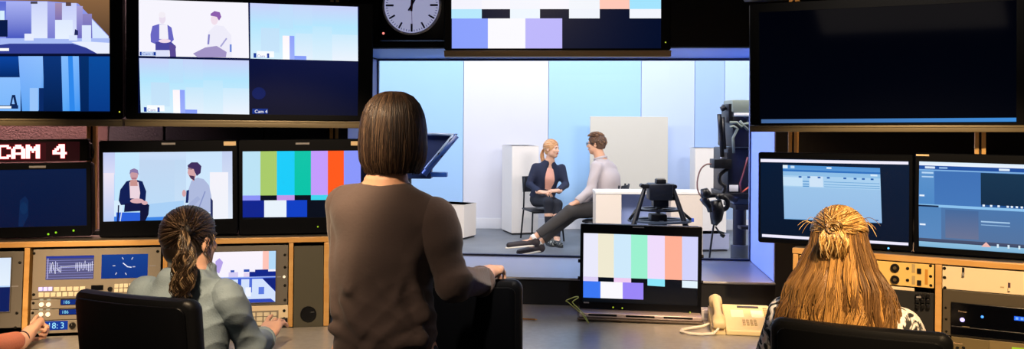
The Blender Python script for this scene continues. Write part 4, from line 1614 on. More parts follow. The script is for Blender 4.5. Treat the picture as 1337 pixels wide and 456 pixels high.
G().tube([(0.272, 0.03, 0.03), (0.285, 0.02, 0.025), (0.292, 0.02, -0.01), (0.285, 0.035, -0.035), (0.27, 0.04, -0.043)], 0.004, 8).obj('cable', M_bez2, r, True)

# ---- wall clock left of the hanging monitor
cw = WM.inverted() @ ray_plane(537.2, 6.6, WM @ Vector((0, -0.055, 0)), WM.to_3x3() @ Vector((0, 1, 0)))
r = thing('station_clock', 'round white clock in a black square housing above the window', 'clock', WM @ Vector((cw.x, 0, cw.z)), (0, 0, W_YAW))
G().box((0, -0.022, 0.03), (0.335, 0.036, 0.42), 0.006).obj('housing', mat('clock_black', '#060912', 0.35), r, True, 40)
G().lathe((0, -0.040, 0), [(0.150, 0), (0.150, 0.012), (0.144, 0.016), (0.139, 0.012), (0.139, 0.006)], (0, -1, 0), 64).obj('rim', mat('white_rim', '#eceefb', 0.35), r, True, 40)
G().lathe((0, -0.040, 0), [(0.140, 0), (0.140, 0.006), (0.002, 0.0061)], (0, -1, 0), 64).obj('dial', mat('violet_white_dial', '#d3d4f4', 0.5, emit='#c6caf6', strength=0.5), r)  # slight glow put into the dial to stand in for light on it
M_ink = mat('navy_ink', '#0c1038', 0.5)
g = G()
for k in range(60):
    a = 2 * PI * k / 60
    big = k % 5 == 0
    ln, wd = (0.034, 0.0085) if big else (0.010, 0.0026)
    if k % 15 == 0:
        ln, wd = 0.040, 0.0100
    c_ = 0.133 - ln / 2
    g.box((math.sin(a) * c_, -0.0468, math.cos(a) * c_), (wd, 0.0010, ln), rot=(0, a, 0))
g.obj('minute_marks', M_ink, r)
def hand_obj(nm, ang, ln, tail, wd, m, y):
    a = math.radians(ang)
    G().box((math.sin(a) * (ln - tail) / 2, y, math.cos(a) * (ln - tail) / 2), (wd, 0.0016, ln + tail), 0.0004, rot=(0, a, 0)).obj(nm, m, r)
hand_obj('hour_hand', 4, 0.075, 0.030, 0.012, M_ink, -0.0490)
hand_obj('minute_hand', 30, 0.120, 0.032, 0.009, M_ink, -0.0510)
hand_obj('second_hand', 178, 0.100, 0.02, 0.0022, mat('red_hand', '#a04058', 0.5), -0.0530)
G().box((0.0, -0.030, -0.172), (0.318, 0.052, 0.012), 0.003).obj('lower_ledge', mat('blue_black_ledge', '#2a3446', 0.25, metal=0.5), r)
q0 = Vector((-0.146, -0.0405, -0.140))
G().lathe(q0, [(0.006, 0), (0.005, 0.002), (0.001, 0.003)], (0, -1, 0), 12).obj('red_light', mat('lamp_red', '#200808', 0.3, emit='#ff8a80', strength=1.4), r)

# ---- support posts behind the monitors
for px, py_off, lab, rk in ((120.5, 0.24, 'paired metal monitor post behind the red lettered display', LR), (436, 0.30, 'paired metal monitor post beside the head of the standing woman', LR), (1036, 0.22, 'brass-lit paired monitor post above the list-window screen', RR), (1280, 0.22, 'brass-lit paired monitor post above the editing screen', RR)):
    n = rk.M.to_3x3() @ Vector((0, 1, 0))
    n.z = 0
    n.normalize()
    base = ray_plane(px, 174, rk.F @ Vector((0, py_off, 0)), n)
    hd = n.cross(Vector((0, 0, 1)))
    r = thing('support_post', lab, 'post', (base.x, base.y, 1.083), (0, 0, rk.yaw), 'monitor support posts')
    for sx in (-1, 1):
        G().box((sx * 0.0125, 0, 0.83), (0.016, 0.03, 1.62), 0.002).obj('upright', mat('brass_rail', '#c9a060', 0.4, metal=0.25), r)  # lighter warm metal stands in for light reaching the posts
    G().box((0, 0.0, 0.01), (0.10, 0.08, 0.018), 0.003).obj('base_plate', M_bez2, r)
    G().box((0, 0.004, 0.85), (0.006, 0.02, 1.55)).obj('inner_web', M_bez2, r)

# ---- things on the desk
def on_desk(px, py):
    return ray_plane(px, py, Vector((0, 0, DZ)), Vector((0, 0, 1)))


c0 = on_desk(965, 433)
r = thing('telephone', 'cream desk telephone with handset, between the desk monitor and the right chair', 'telephone', (c0.x, c0.y + 0.03, DZ + 0.001), (0, 0, math.radians(-8)))
M_ph = mat('cream_phone_plastic', '#dcc898', 0.42)
g = G()
prof = [(-0.115, 0.0), (0.115, 0.0), (0.115, 0.085), (0.095, 0.092), (-0.10, 0.030), (-0.115, 0.022)]
g.prism(prof, -0.060, 0.145, 'yz')
b = g.obj('body', M_ph, r)
bv = b.modifiers.new('edge', 'BEVEL')
bv.width = 0.006
bv.segments = 3
bv.limit_method = 'ANGLE'
tilt = math.atan2(0.062, 0.195)
def onph(x, y, sx, sy, h, name, m, bev=0.001):
    t_ = (y + 0.10) / 0.195
    return G().box((x, y, 0.030 + 0.062 * t_ + h / 2 - 0.0005), (sx, sy, h), bev, rot=(tilt, 0, 0)).obj(name, m, r)
onph(0.052, 0.072, 0.094, 0.014, 0.004, 'display_slot', mat('dark_slot', '#2a2620', 0.3))
onph(0.000, 0.015, 0.055, 0.062, 0.003, 'paper_index', mat('paper_white', '#e9e2cc', 0.7), 0.0005)
onph(0.085, 0.015, 0.05, 0.062, 0.003, 'paper_index', mat('paper_white', '#e9e2cc', 0.7), 0.0005)
g = G()
for i in range(4):
    for j in range(3):
        t_ = (-0.04 - 0.017 * j + 0.10) / 0.195
        g.box((0.022 + 0.016 * i, -0.040 - 0.017 * j, 0.030 + 0.062 * t_ + 0.0025), (0.012, 0.012, 0.006), 0.0015, rot=(tilt, 0, 0))
g.obj('keypad', mat('tan_keys', '#b7a378', 0.5), r)
g = G()
for i in range(7):
    t_ = (-0.02 + 0.014 * i + 0.10) / 0.195
    g.box((0.125, -0.02 + 0.014 * i, 0.030 + 0.062 * t_ + 0.002), (0.018, 0.009, 0.004), 0.001, rot=(tilt, 0, 0))
g.obj('memory_keys', mat('tan_keys', '#b7a378', 0.5), r)
# handset on its cradle, at the left
hs = []
R3 = [[1, 0, 0], [0, math.cos(tilt), -math.sin(tilt)], [0, math.sin(tilt), math.cos(tilt)]]
hz = lambda y: 0.042 + 0.062 * (y + 0.10) / 0.195
V, F = surface([cone((-0.088, -0.085, hz(-0.085) + 0.020), (-0.088, 0.085, hz(0.085) + 0.020), 0.017, 0.017, 0.02), rbox((-0.088, -0.088, hz(-0.088) + 0.002), (0.028, 0.030, 0.018), 0.012, R3, 0.02), rbox((-0.088, 0.085, hz(0.085) + 0.002), (0.028, 0.030, 0.018), 0.012, R3, 0.02)], 0.004)
quad_mesh('handset', V, F, M_ph).parent = r
G().prism([(-0.105, 0.0), (0.112, 0.0), (0.112, 0.078), (-0.105, 0.010)], -0.118, -0.061, 'yz').obj('cradle', M_ph, r)
# coiled cord looping to the left over the desk
cp = [(-0.092, -0.120, 0.030), (-0.115, -0.145, 0.012), (-0.165, -0.160, 0.010), (-0.215, -0.150, 0.010), (-0.250, -0.115, 0.010), (-0.245, -0.09, 0.011), (-0.20, -0.055, 0.012), (-0.155, -0.015, 0.012), (-0.122, 0.0, 0.02)]
path = []
for i in range(len(cp) - 1):
    for k in range(14):
        path.append(Vector(cp[i]).lerp(Vector(cp[i + 1]), k / 14))
coil = []
for i, p_ in enumerate(path):
    d_ = (path[min(i + 1, len(path) - 1)] - path[max(i - 1, 0)]).normalized()
    u_ = d_.cross(Vector((0, 0, 1))).normalized()
    w_ = d_.cross(u_)
    for k in range(4):
        a = 2 * PI * k / 4
        coil.append(p_ + d_ * (0.0058 * k / 4) + (u_ * math.cos(a) + w_ * math.sin(a)) * 0.0048)
G().tube(coil, 0.0026, 5).obj('cord', mat('ivory_cord', '#e4ddd0', 0.5), r, True)

c0 = on_desk(925, 421)
r = thing('small_box', 'small pale grey box between the desk monitor and the telephone', 'box', (c0.x, c0.y + 0.05, DZ + 0.001), (0, 0, -0.1))
G().box((0, 0, 0.026), (0.052, 0.07, 0.05), 0.004).obj('casing', mat('pale_grey_box', '#b9b6b8', 0.5), r, True, 40)
G().box((0, -0.0355, 0.026), (0.030, 0.002, 0.022), 0.001).obj('socket', M_badge, r)

c1, c2 = on_desk(681, 417.5), on_desk(700, 418.6)
d = c2 - c1
g = G()
g.tube([(-0.06, 0, 0), (0.026, 0, 0)], 0.0042, 6)
p_ = thing('pencil', 'brown pencil lying on the desk left of the desk monitor', 'pencil', (c2.x - 0.03, c2.y, DZ + 0.0056), (0, 0, math.atan2(d.y, d.x)))
g.obj('shaft', mat('pencil_brown', '#8a6238', 0.5), p_)
G().tube([(0.026, 0, 0), (0.036, 0, 0)], [0.0042, 0.001], 6).obj('point', mat('pencil_wood', '#c8a070', 0.6), p_)

# yellow-green cable loops beside the desk monitor
ca = [(768, 420), (760, 411), (750, 402), (742, 395), (739, 393), (745, 390), (753, 387.5), (755, 389), (749, 393), (748, 396), (756, 404), (764, 413), (769, 419)]
pts = []
for i, (x, y) in enumerate(ca):
    pts.append(P(x, y, 3.985 - 0.004 * min(i, 6)))
pts[0].z = pts[-1].z = DZ + 0.006
sm = []
for i in range(len(pts) - 1):
    a, b, c, e = pts[max(i - 1, 0)], pts[i], pts[i + 1], pts[min(i + 2, len(pts) - 1)]
    for k in range(6):
        t_ = k / 6
        sm.append(0.5 * ((2 * b) + (c - a) * t_ + (2 * a - 5 * b + 4 * c - e) * t_ ** 2 + (3 * b - a - 3 * c + e) * t_ ** 3))
sm.append(pts[-1])
o = G().tube(sm, 0.0024, 6).obj('cable', mat('yellow_green_cable', '#b9c46a', 0.5), None, True)
tag(o, 'thin yellow-green cable looped at the left foot of the desk monitor', 'cable')

# ---- office chairs
def office_chair(label, loc, yaw, width=0.46, top=1.05, bh=0.52):
    r = thing('office_chair', label, 'chair', (loc[0], loc[1], 0), (0, 0, -math.radians(yaw)), 'black office chairs')
    M_seat = mat('black_leather', '#08090c', 0.45, spec=0.3, bump=(300, 0.06))
    # curved back: y grows towards the sitter
    nx, nz = 16, 12
    def shell(w, zb, zt, th, y0, rad):
        bm = bmesh.new()
        bmesh.ops.create_cube(bm, size=1)
        for v in bm.verts:
            v.co = Vector((v.co.x * w, v.co.y * th, v.co.z * (zt - zb)))
        ve = [e for e in bm.edges if abs((e.verts[0].co - e.verts[1].co).y) > 1e-6]
        bmesh.ops.bevel(bm, geom=ve, offset=rad, segments=5, profile=0.5, affect='EDGES')
        bmesh.ops.bevel(bm, geom=[e for e in bm.edges if abs((e.verts[0].co - e.verts[1].co).y) < 1e-6 and not all(len(f.verts) > 4 for f in e.link_faces)], offset=th * 0.35, segments=2, profile=0.5, affect='EDGES')
        for k in range(1, 10):
            x = -w / 2 + w * k / 10
            bmesh.ops.bisect_plane(bm, geom=bm.verts[:] + bm.edges[:] + bm.faces[:], plane_co=(x, 0, 0), plane_no=(1, 0, 0))
        for v in bm.verts:
            z = v.co.z / (zt - zb)
            v.co.y += y0 + 0.42 * v.co.x ** 2 - 0.05 * (z + 0.5) ** 2
            v.co.z += (zt + zb) / 2
        g = G()
        bm.verts.index_update()
        g.add([v.co.copy() for v in bm.verts], [[v.index for v in f.verts] for f in bm.faces])
        bm.free()
        return g
    shell(width, top - bh, top, 0.055, 0, 0.035).obj('backrest', M_seat, r, True, 50)
    shell(width - 0.045, top - bh + 0.03, top - 0.022, 0.010, -0.0315, 0.025).obj('rear_cover', mat('black_shell', '#06070a', 0.4, spec=0.2), r, True, 50)
    G().box((0, 0.29, 0.428), (0.48, 0.46, 0.075), 0.034, seg=4).obj('seat', M_seat, r, True, 60)
    G().tube([(0, -0.03, top - bh + 0.06), (0, -0.045, 0.50), (0, -0.01, 0.40), (0, 0.10, 0.375), (0, 0.24, 0.37)], 0.020, 10).obj('back_bar', M_knob, r, True)
    G().cyl((0, 0.21, 0.10), (0, 0.21, 0.385), 0.025).obj('gas_column', M_steel, r, True, 40)
    g = G()
    for k in range(5):
        a = 2 * PI * k / 5 + 0.3
        g.tube([(0.02 * math.cos(a), 0.21 + 0.02 * math.sin(a), 0.105), (0.27 * math.cos(a), 0.21 + 0.27 * math.sin(a), 0.072)], [0.026, 0.016], 8)
    g.obj('star_base', M_knob, r, True, 40)
    for k in range(5):
        a = 2 * PI * k / 5 + 0.3
        c = Vector((0.26 * math.cos(a), 0.21 + 0.26 * math.sin(a), 0.028))
        t_ = Vector((-math.sin(a), math.cos(a), 0))
        G().cyl(c - t_ * 0.022, c + t_ * 0.022, 0.027, n=16).obj('caster', M_knob, r, True, 40)
    return r


p_ = P(191, 381, 2.86)
office_chair('black office chair behind the ponytailed operator in the denim shirt', (p_.x, p_.y - 0.03), 21, 0.485, p_.z + 0.004)
p_ = P(1118, 419, 2.50)
office_chair('black office chair behind the long-haired blonde operator', (p_.x, p_.y - 0.02), 25, 0.475, p_.z)
p_ = P(592, 361, 2.97)
office_chair('black office chair held by the standing woman', (p_.x, p_.y + 0.018), 3, 0.47, p_.z - 0.004)
# ------------------------------------------------------------------ studio furniture
def floor_pt(px, py):
    return ray_plane(px, py, Vector((0, 0, SF)), Vector((0, 0, 1)))


M_cube = mat('warm_white_board', '#f0e6dc', 0.6)
M_plw = mat('white_board', '#f1ece8', 0.6)
def plinth(name, label, cat, corner, right, depth, width, hgt, m, group=None):
    """box whose near corner, base right corner direction and sizes are known: right = direction of the right hand side face"""
    a = math.atan2(right.y, right.x)
    r = thing(name, label, cat, (corner.x, corner.y, SF), (0, 0, a), group)
    b = G().box((depth / 2, width / 2, hgt / 2 + 0.012), (depth, width, hgt - 0.024), 0.004).obj('body', m, r)
    G().box((depth / 2, width / 2, hgt - 0.006), (depth + 0.004, width + 0.004, 0.012), 0.003).obj('lid', m, r)
    G().box((depth / 2, width / 2, 0.006), (depth - 0.03, width - 0.03, 0.012)).obj('plinth_base', mat('dark_gap', '#3a3c42', 0.8), r)
    return r


co, rt = floor_pt(605.6, 313.4), floor_pt(621.5, 309.2)
plinth('cube_seat', 'low warm-white cube standing on the grey studio floor', 'cube', co, rt - co, (rt - co).length, 0.40, 0.445, M_cube)
co, lf_ = floor_pt(668, 307.2), floor_pt(655, 301.6)
d = lf_ - co
rt = Vector((-d.y, d.x, 0)) * -1
h_ = 1.2
top = P(668, 190.7, co.y).z - SF
plinth('tall_plinth', 'tall white plinth standing left of the seated woman', 'plinth', co, Vector((d.y, -d.x, 0)) if d.y > 0 else rt, 0.375, d.length, top, M_plw)
yb = 11.6
a, b = P(907, 330, yb), P(948, 330, yb)
plinth('tall_plinth', 'tall white plinth behind the big studio camera', 'plinth', Vector((a.x, yb, 0)), Vector((1, 0.0, 0)), b.x - a.x, 0.35, P(907, 193.5, yb).z - SF, M_plw)
ya = 10.3
a, b = P(917, 320, ya), P(954, 320, ya)
plinth('low_block', 'low pale block in shade behind the camera cable', 'block', Vector((a.x, ya, 0)), Vector((1, 0.16, 0)), b.x - a.x, 0.3, P(935, 306, ya).z - SF, mat('pale_violet_board', '#b4bce0', 0.7))  # violet tone stands for the shaded side of a white block

# cream board behind the man
yb = 11.9
a, b = P(770.5, 152, yb), P(872, 152.5, yb)
r = thing('backdrop_board', 'cream free-standing board directly behind the bespectacled man', 'board', ((a.x + b.x) / 2, yb, SF), (0, 0, 0))
w = b.x - a.x
hb = a.z - SF
G().box((0, 0, hb / 2 + 0.02), (w, 0.04, hb - 0.04), 0.003).obj('face_board', mat('cream_board', '#d2cfc6', 0.75), r)
for sx in (-1, 1):
    G().box((sx * (w / 2 - 0.15), 0.18, 0.02), (0.05, 0.42, 0.038), 0.003).obj('foot', mat('board_foot', '#8f8a80', 0.6), r)
    G().tube([(sx * (w / 2 - 0.15), 0.02, 1.0), (sx * (w / 2 - 0.15), 0.36, 0.03)], 0.014, 8).obj('brace', mat('board_foot', '#8f8a80', 0.6), r)

# counter in front of the man
yc = 9.36
X = lambda px, y: P(px, 270, y).x
zt = P(845, 250.5, yc).z
r = thing('counter', 'white open-fronted studio counter with a shaded middle bay beside the man', 'counter', ((X(778, yc) + X(918, yc)) / 2, yc, SF))
w = X(918, yc) - X(778, yc)
ht = zt - SF
G().box((0, 0.185, ht - 0.014), (w + 0.01, 0.37, 0.028), 0.003).obj('counter_top', mat('bright_white_top', '#f7f4f2', 0.45), r)
lw = X(811.5, yc) - X(778, yc)
G().box((-w / 2 + lw / 2, 0.18, (ht - 0.03) / 2), (lw, 0.34, ht - 0.032), 0.003).obj('side_block', M_cube, r)
rw = X(918, yc) - X(876, yc)
G().box((w / 2 - rw / 2, 0.18, (ht - 0.03) / 2), (rw, 0.34, ht - 0.032), 0.003).obj('side_block', mat('beige_board', '#e8dcd2', 0.6), r)
G().box((lw / 2 - rw / 2, 0.30, (ht - 0.03) / 2), (w - lw - rw - 0.004, 0.02, ht - 0.032)).obj('rear_panel', mat('lilac_board', '#93a6dc', 0.7), r)  # white bay panel coloured lilac for the shade inside

# ------------------------------------------------------------------ chairs in the studio
M_tub = mat('black_tube', '#12141c', 0.35, metal=0.3)
def studio_chair(label, loc, yaw, seat=0.400):
    r = thing('guest_chair', label, 'chair', (loc[0], loc[1], SF), (0, 0, -math.radians(yaw)), 'guest chairs in the studio')
    M_s = mat('black_seat_shell', '#151722', 0.5)
    G().box((0, 0, seat - 0.015), (0.43, 0.42, 0.025), 0.012, seg=3).obj('seat', M_s, r, True, 50)
    V = G()
    bm = []
    for i in range(9):
        x = -0.20 + 0.05 * i
        yy = -0.235 + 0.9 * x * x
        bm.append((x, yy))
    g = G()
    vs, fs = [], []
    for k, (dz, dy) in enumerate(((0.60, 0), (0.80, -0.04))):
        for x, y in bm:
            vs.append((x, y + dy, dz))
        for x, y in bm:
            vs.append((x, y + dy - 0.014, dz))
    n = 9
    for i in range(n - 1):
        fs += [(i, i + 1, 2 * n + i + 1, 2 * n + i), (n + i, 3 * n + i, 3 * n + i + 1, n + i + 1), (i, n + i, n + i + 1, i + 1), (2 * n + i, 2 * n + i + 1, 3 * n + i + 1, 3 * n + i)]
    fs += [(0, 2 * n, 3 * n, n), (n - 1, 2 * n - 1, 4 * n - 1, 3 * n - 1)]
    g.add(vs, fs).obj('backrest', M_s, r, True, 40)
    for sx in (-1, 1):
        G().tube([(sx * 0.185, -0.21, 0.80), (sx * 0.19, -0.19, 0.60), (sx * 0.195, -0.19, seat - 0.03), (sx * 0.215, -0.24, 0.0)], 0.011, 8).obj('leg', M_tub, r, True)
        G().tube([(sx * 0.19, 0.17, seat - 0.03), (sx * 0.215, 0.21, 0.0)], 0.011, 8).obj('leg', M_tub, r, True)
    G().tube([(-0.19, 0.17, seat - 0.035), (0.19, 0.17, seat - 0.035)], 0.009, 8).obj('stretcher', M_tub, r, True)
    return r


# ------------------------------------------------------------------ big studio camera on its pedestal, right edge of the pane
M_cam = mat('camera_black', '#090b14', 0.42)
M_cam2 = mat('camera_navy', '#0e1424', 0.4)
M_camg = mat('camera_grey_hood', '#76837f', 0.5)
YC = 6.6
def at(px, py, y=YC):
    return P(px, py, y)
c0 = at(966, 240)
r = thing('studio_camera', 'large black studio camera on a pedestal, cut off by the right side of the window', 'camera', (c0.x, YC, SF))
o = Vector((c0.x, YC, SF))
L = lambda px, py, dy=0.0: P(px, py, YC + dy) - o
def lbox(name, x0, y0, x1, y1, d0, d1, m, bev=0.006):
    a, b = L(x0, y0), L(x1, y1)
    return G().box(((a.x + b.x) / 2, (d0 + d1) / 2, (a.z + b.z) / 2), (b.x - a.x, d1 - d0, a.z - b.z), bev).obj(name, m, r, True, 40)
lbox('viewfinder_hood', 950, 131, 1000, 147.5, -0.14, 0.14, M_camg, 0.012)
lbox('hood_strip', 953, 147.8, 1000, 151.6, -0.15, 0.12, mat('white_strip', '#e8ecfa', 0.4), 0.003)
lbox('viewfinder', 946, 136, 952, 160, -0.12, 0.10, M_cam)
lbox('camera_head', 951.5, 152, 1000, 192, -0.12, 0.35, M_cam, 0.01)
lbox('camera_body', 948, 193.5, 1000, 255, -0.05, 0.42, M_cam2, 0.012)
lbox('side_box', 928.5, 207.5, 951, 219.5, -0.10, 0.05, M_cam, 0.003)
lbox('white_card', 940.5, 199, 951, 207, -0.03, 0.0, mat('white_strip', '#e8ecfa', 0.4), 0.001)
lbox('white_card', 950, 241, 961, 249.5, -0.064, -0.053, mat('white_strip', '#e8ecfa', 0.4), 0.001)
lbox('base_plate', 944, 251, 1000, 257.5, -0.10, 0.40, M_cam, 0.004)
lbox('tilt_head', 955, 259, 1000, 266, -0.06, 0.30, mat('steel_blue', '#8b98a8', 0.35, metal=0.5), 0.005)
lbox('tilt_plate', 957, 267, 998, 273, -0.08, 0.30, M_cam, 0.004)
for pth, rr_ in (([(939, 149), (940, 165), (942, 185), (943, 205)], 0.016), ([(944, 153), (945, 175), (946.5, 195)], 0.012), ([(947, 140), (941.5, 143)], 0.02)):
    G().tube([L(x, y, -0.05) for x, y in pth], rr_, 10).obj('hood_arm', M_cam2, r, True)
for pth in ([(953, 166), (958, 165), (963, 168), (957, 180), (958, 200)], [(966, 158), (970, 163), (977, 170)], [(953, 160), (962, 160), (968, 166), (972, 162), (979, 161)]):
    G().tube([L(x, y, -0.14) for x, y in pth], 0.010, 8).obj('edge_lever', M_camg, r, True)
for pth, col in (([(976, 205), (974, 214), (970, 228), (966, 240), (968, 252)], '#7a3a44'), ([(978, 244), (972, 249), (969, 251)], '#d05a48')):
    G().tube([L(x, y, -0.12) for x, y in pth], 0.006, 6).obj('red_cable', mat('cable' + col, col, 0.5), r, True)
def smooth_px(pts, dy, k=6):
    out = []
    for i in range(len(pts) - 1):
        a, b, c, e = [Vector((*pts[min(max(j, 0), len(pts) - 1)], 0)) for j in (i - 1, i, i + 1, i + 2)]
        for q_ in range(k):
            t_ = q_ / k
            out.append(0.5 * ((2 * b) + (c - a) * t_ + (2 * a - 5 * b + 4 * c - e) * t_ ** 2 + (3 * b - a - 3 * c + e) * t_ ** 3))
    out.append(Vector((*pts[-1], 0)))
    return [L(p.x, p.y, dy) for p in out]
G().tube(smooth_px([(929, 214.5), (922, 215), (915, 221), (911, 233), (910.5, 245), (913, 253), (917, 258)], -0.05), 0.0062, 6).obj('thin_cable', mat('brown_cable', '#8a6a68', 0.5), r, True)
G().tube(smooth_px([(951, 221), (945, 224), (939.5, 230), (940, 238), (946, 244), (944, 252)], -0.06), 0.014, 8).obj('thick_cable', M_cam, r, True)
# pan bar with its zoom control
G().tube([L(962, 262, 0.0), L(948, 256, -0.30), L(938, 257, -0.55)], 0.022, 10).obj('pan_bar', M_cam, r, True)
G().tube([L(916, 253.5, -0.5), L(921, 253, -0.5), L(925, 256, -0.5)], [0.035, 0.042, 0.03], 12).obj('zoom_control', M_cam, r, True)
G().tube([L(918, 258, -0.5), L(922, 264, -0.5), L(926, 270, -0.5), L(927, 277, -0.5)], [0.03, 0.028, 0.022, 0.016], 10).obj('zoom_grip', M_cam2, r, True)
G().tube(smooth_px([(924, 256), (934, 255), (944, 257), (950, 263), (949, 271), (942, 274), (935, 270), (928, 268)], -0.45), 0.017, 8).obj('handle_loop', M_cam, r, True)
G().tube([L(934, 262, -0.45), L(936, 275, -0.45), L(935, 286, -0.45), L(932, 294, -0.45)], [0.042, 0.052, 0.042, 0.02], 12).obj('drag_knob', M_cam, r, True)
G().tube(smooth_px([(932, 294), (931, 300), (927, 330), (924, 365)], -0.40), 0.007, 6).obj('hanging_cable', M_cam, r, True)
G().tube(smooth_px([(934, 296), (939, 303), (943, 308)], -0.42), 0.006, 6).obj('hanging_tail', M_cam, r, True)
G().tube([L(941.5, 306, -0.42), L(945.5, 309, -0.42)], 0.014, 8).obj('cable_plug', M_cam, r, True)
lbox('side_handle', 954, 290, 972, 294, -0.30, -0.2, M_cam, 0.004)
# pedestal column down to the floor
cx = L(970, 300).x
G().cyl((cx, 0.10, 0.16), (cx, 0.10, L(970, 272).z), 0.050).obj('pedestal_column', M_cam2, r, True, 40)
G().cyl((cx, 0.10, 0.16), (cx, 0.10, L(970, 322).z), 0.066).obj('outer_column', mat('column_grey', '#4a5468', 0.4, metal=0.3), r, True, 40)
g = G()
for k in range(3):
    a_ = 2 * PI * k / 3 + 0.5
    g.tube([(cx + 0.05 * math.cos(a_), 0.10 + 0.05 * math.sin(a_), 0.17), (cx + 0.36 * math.cos(a_), 0.10 + 0.36 * math.sin(a_), 0.10)], 0.035, 8)
g.obj('pedestal_base', M_cam, r, True, 40)
for k in range(3):
    a_ = 2 * PI * k / 3 + 0.5
    c_ = Vector((cx + 0.36 * math.cos(a_), 0.10 + 0.36 * math.sin(a_), 0.05))
    t_ = Vector((-math.sin(a_), math.cos(a_), 0)) * 0.025
    G().cyl(c_ - t_, c_ + t_, 0.05, n=16).obj('castor', M_cam, r, True, 40)

# ------------------------------------------------------------------ low camera tripod behind the desk monitor
YT = 7.2
c0 = P(860, 240, YT)
o = Vector((c0.x, YT, SF))
L = lambda px, py, dy=0.0: P(px, py, YT + dy) - o
r = thing('tripod', 'black tripod with a square head and slotted spreader seen above the desk monitor', 'tripod', (c0.x, YT, SF))
def lbox(name, x0, y0, x1, y1, d0, d1, m, bev=0.006):
    a, b = L(x0, y0), L(x1, y1)
    return G().box(((a.x + b.x) / 2, (d0 + d1) / 2, (a.z + b.z) / 2), (b.x - a.x, d1 - d0, a.z - b.z), bev).obj(name, m, r, True, 40)
lbox('head', 846, 239.5, 876, 261, -0.10, 0.10, M_cam2, 0.012)
lbox('head_cap', 856, 234, 868.5, 240, -0.05, 0.05, M_cam, 0.004)
lbox('cap_lid', 857.5, 232.6, 867, 234.4, -0.04, 0.04, mat('cap_grey', '#9a9a98', 0.5), 0.002)
lbox('neck', 852, 260, 871.5, 270, -0.06, 0.06, M_cam2, 0.008)
lbox('bowl', 848, 279, 869, 297, -0.08, 0.08, M_cam, 0.012)
lbox('arm', 840.5, 240.5, 850, 246, -0.04, 0.04, M_cam)
lbox('arm', 872, 240.5, 881, 246, -0.04, 0.04, M_cam)
lbox('arm_block', 872, 256.5, 880, 261.5, -0.04, 0.04, M_cam)
for x, y in ((839.5, 243.2), (881.5, 244)):
    c_ = L(x, y, -0.05)
    G().cyl(c_, c_ + Vector((0, 0.10, 0)), 0.017).obj('knob', M_cam, r, True, 40)
lbox('thumb_screw', 877, 245, 880, 257, -0.03, 0.0, mat('white_strip', '#e8ecfa', 0.4), 0.003)
# front legs and rear leg, spread to the floor
for top_, low, foot in (((842, 245), (826.5, 297), (795, 400)), ((879, 247), (896, 297), (926, 400))):
    a_, b_ = L(*top_, -0.02), L(*low, -0.12)
    f_ = b_ + (b_ - a_) * ((b_.z - 0.01) / (a_.z - b_.z))
    G().tube([a_, b_, f_], [0.017, 0.024, 0.02], 10).obj('leg', M_cam2, r, True, 40)
    G().cyl(f_ + Vector((0, 0, 0.02)), f_ - Vector((0, 0, 0.008)), 0.03).obj('foot', M_cam, r, True, 40)
a_ = L(861, 262, 0.08)
f_ = Vector((a_.x, 0.62, 0.01))
G().tube([a_, f_], 0.02, 10).obj('leg', M_cam2, r, True, 40)
# slotted spreader: two flat rings joined by rods
def plate(y0, hw, hw2, z, dd, name, m):
    g = G()
    cx = L(861, 280).x
    n = 24
    vs = []
    for rad in (1.0, 0.72):
        for k in range(n):
            q_ = 2 * PI * k / n
            vs.append((cx + hw * rad * math.cos(q_), dd * rad * math.sin(q_), z + 0.008))
    for rad in (1.0, 0.72):
        for k in range(n):
            q_ = 2 * PI * k / n
            vs.append((cx + hw * rad * math.cos(q_), dd * rad * math.sin(q_), z - 0.008))
    fs = []
    for k in range(n):
        k2 = (k + 1) % n
        fs += [(k, k2, n + k2, n + k), (2 * n + k, 3 * n + k, 3 * n + k2, 2 * n + k2), (k, 2 * n + k, 2 * n + k2, k2), (n + k, n + k2, 3 * n + k2, 3 * n + k)]
    for sgn in (-1, 1):
        g.box((cx + sgn * hw * 0.5, 0, z), (hw * 0.9, 0.03, 0.014))
    g.box((cx, 0, z), (0.03, dd * 1.6, 0.014))
    g.add(vs, fs)
    return g.obj(name, m, r)
hw = (L(889, 272).x - L(829, 272).x) / 2
plate(0, hw, 0, L(860, 273.5).z, 0.16, 'upper_spreader', M_cam2)
hw = (L(903, 288).x - L(820, 288).x) / 2
plate(0, hw, 0, L(860, 288).z, 0.22, 'lower_spreader', mat('spreader_grey', '#4c5a70', 0.4, metal=0.3))
for x0, y0, x1, y1 in ((831, 274, 822, 287), (887, 274, 902, 287)):
    G().tube([L(x0, y0, -0.03), L(x1, y1, -0.03)], 0.012, 8).obj('spreader_rod', M_cam, r, True)
c_ = L(902.5, 287.5, -0.02)
G().cyl(c_, c_ + Vector((0.02, 0, 0)), 0.016).obj('spreader_lamp', mat('lamp_bluee', '#2a4aa0', 0.3, emit='#5070e0', strength=0.5), r)

# ------------------------------------------------------------------ prompter camera at the left, half hidden by the standing woman
YP = 6.4
c0 = P(545, 240, YP)
o = Vector((c0.x, YP, SF))
L = lambda px, py, dy=0.0: P(px, py, YP + dy) - o
M_pro = mat('prompter_blue_black', '#14264e', 0.4)
r = thing('prompter_camera', 'studio camera with a slanted dark prompter hood beside the head of the standing woman', 'camera', (c0.x, YP, SF))
g = G()
A_, B_, C_, D_ = (L(547, 174), L(594, 175.5), L(553, 229), L(547, 229))
g.prism([(p.x, p.z) for p in (A_, B_, C_, D_)], 0.0, 0.34, 'xz')
g.obj('hood', mat('prompter_cloth', '#14285a', 0.7), r)
G().tube([L(596, 177, -0.012), L(553.5, 228, -0.012)], 0.022, 10).obj('hood_rail', mat('rail_blue', '#1f3f7c', 0.4), r, True)
G().tube([L(592, 176.6, -0.02), L(555, 221, -0.02)], 0.011, 8).obj('bright_edge', mat('pale_edge', '#7489a8', 0.4), r, True)
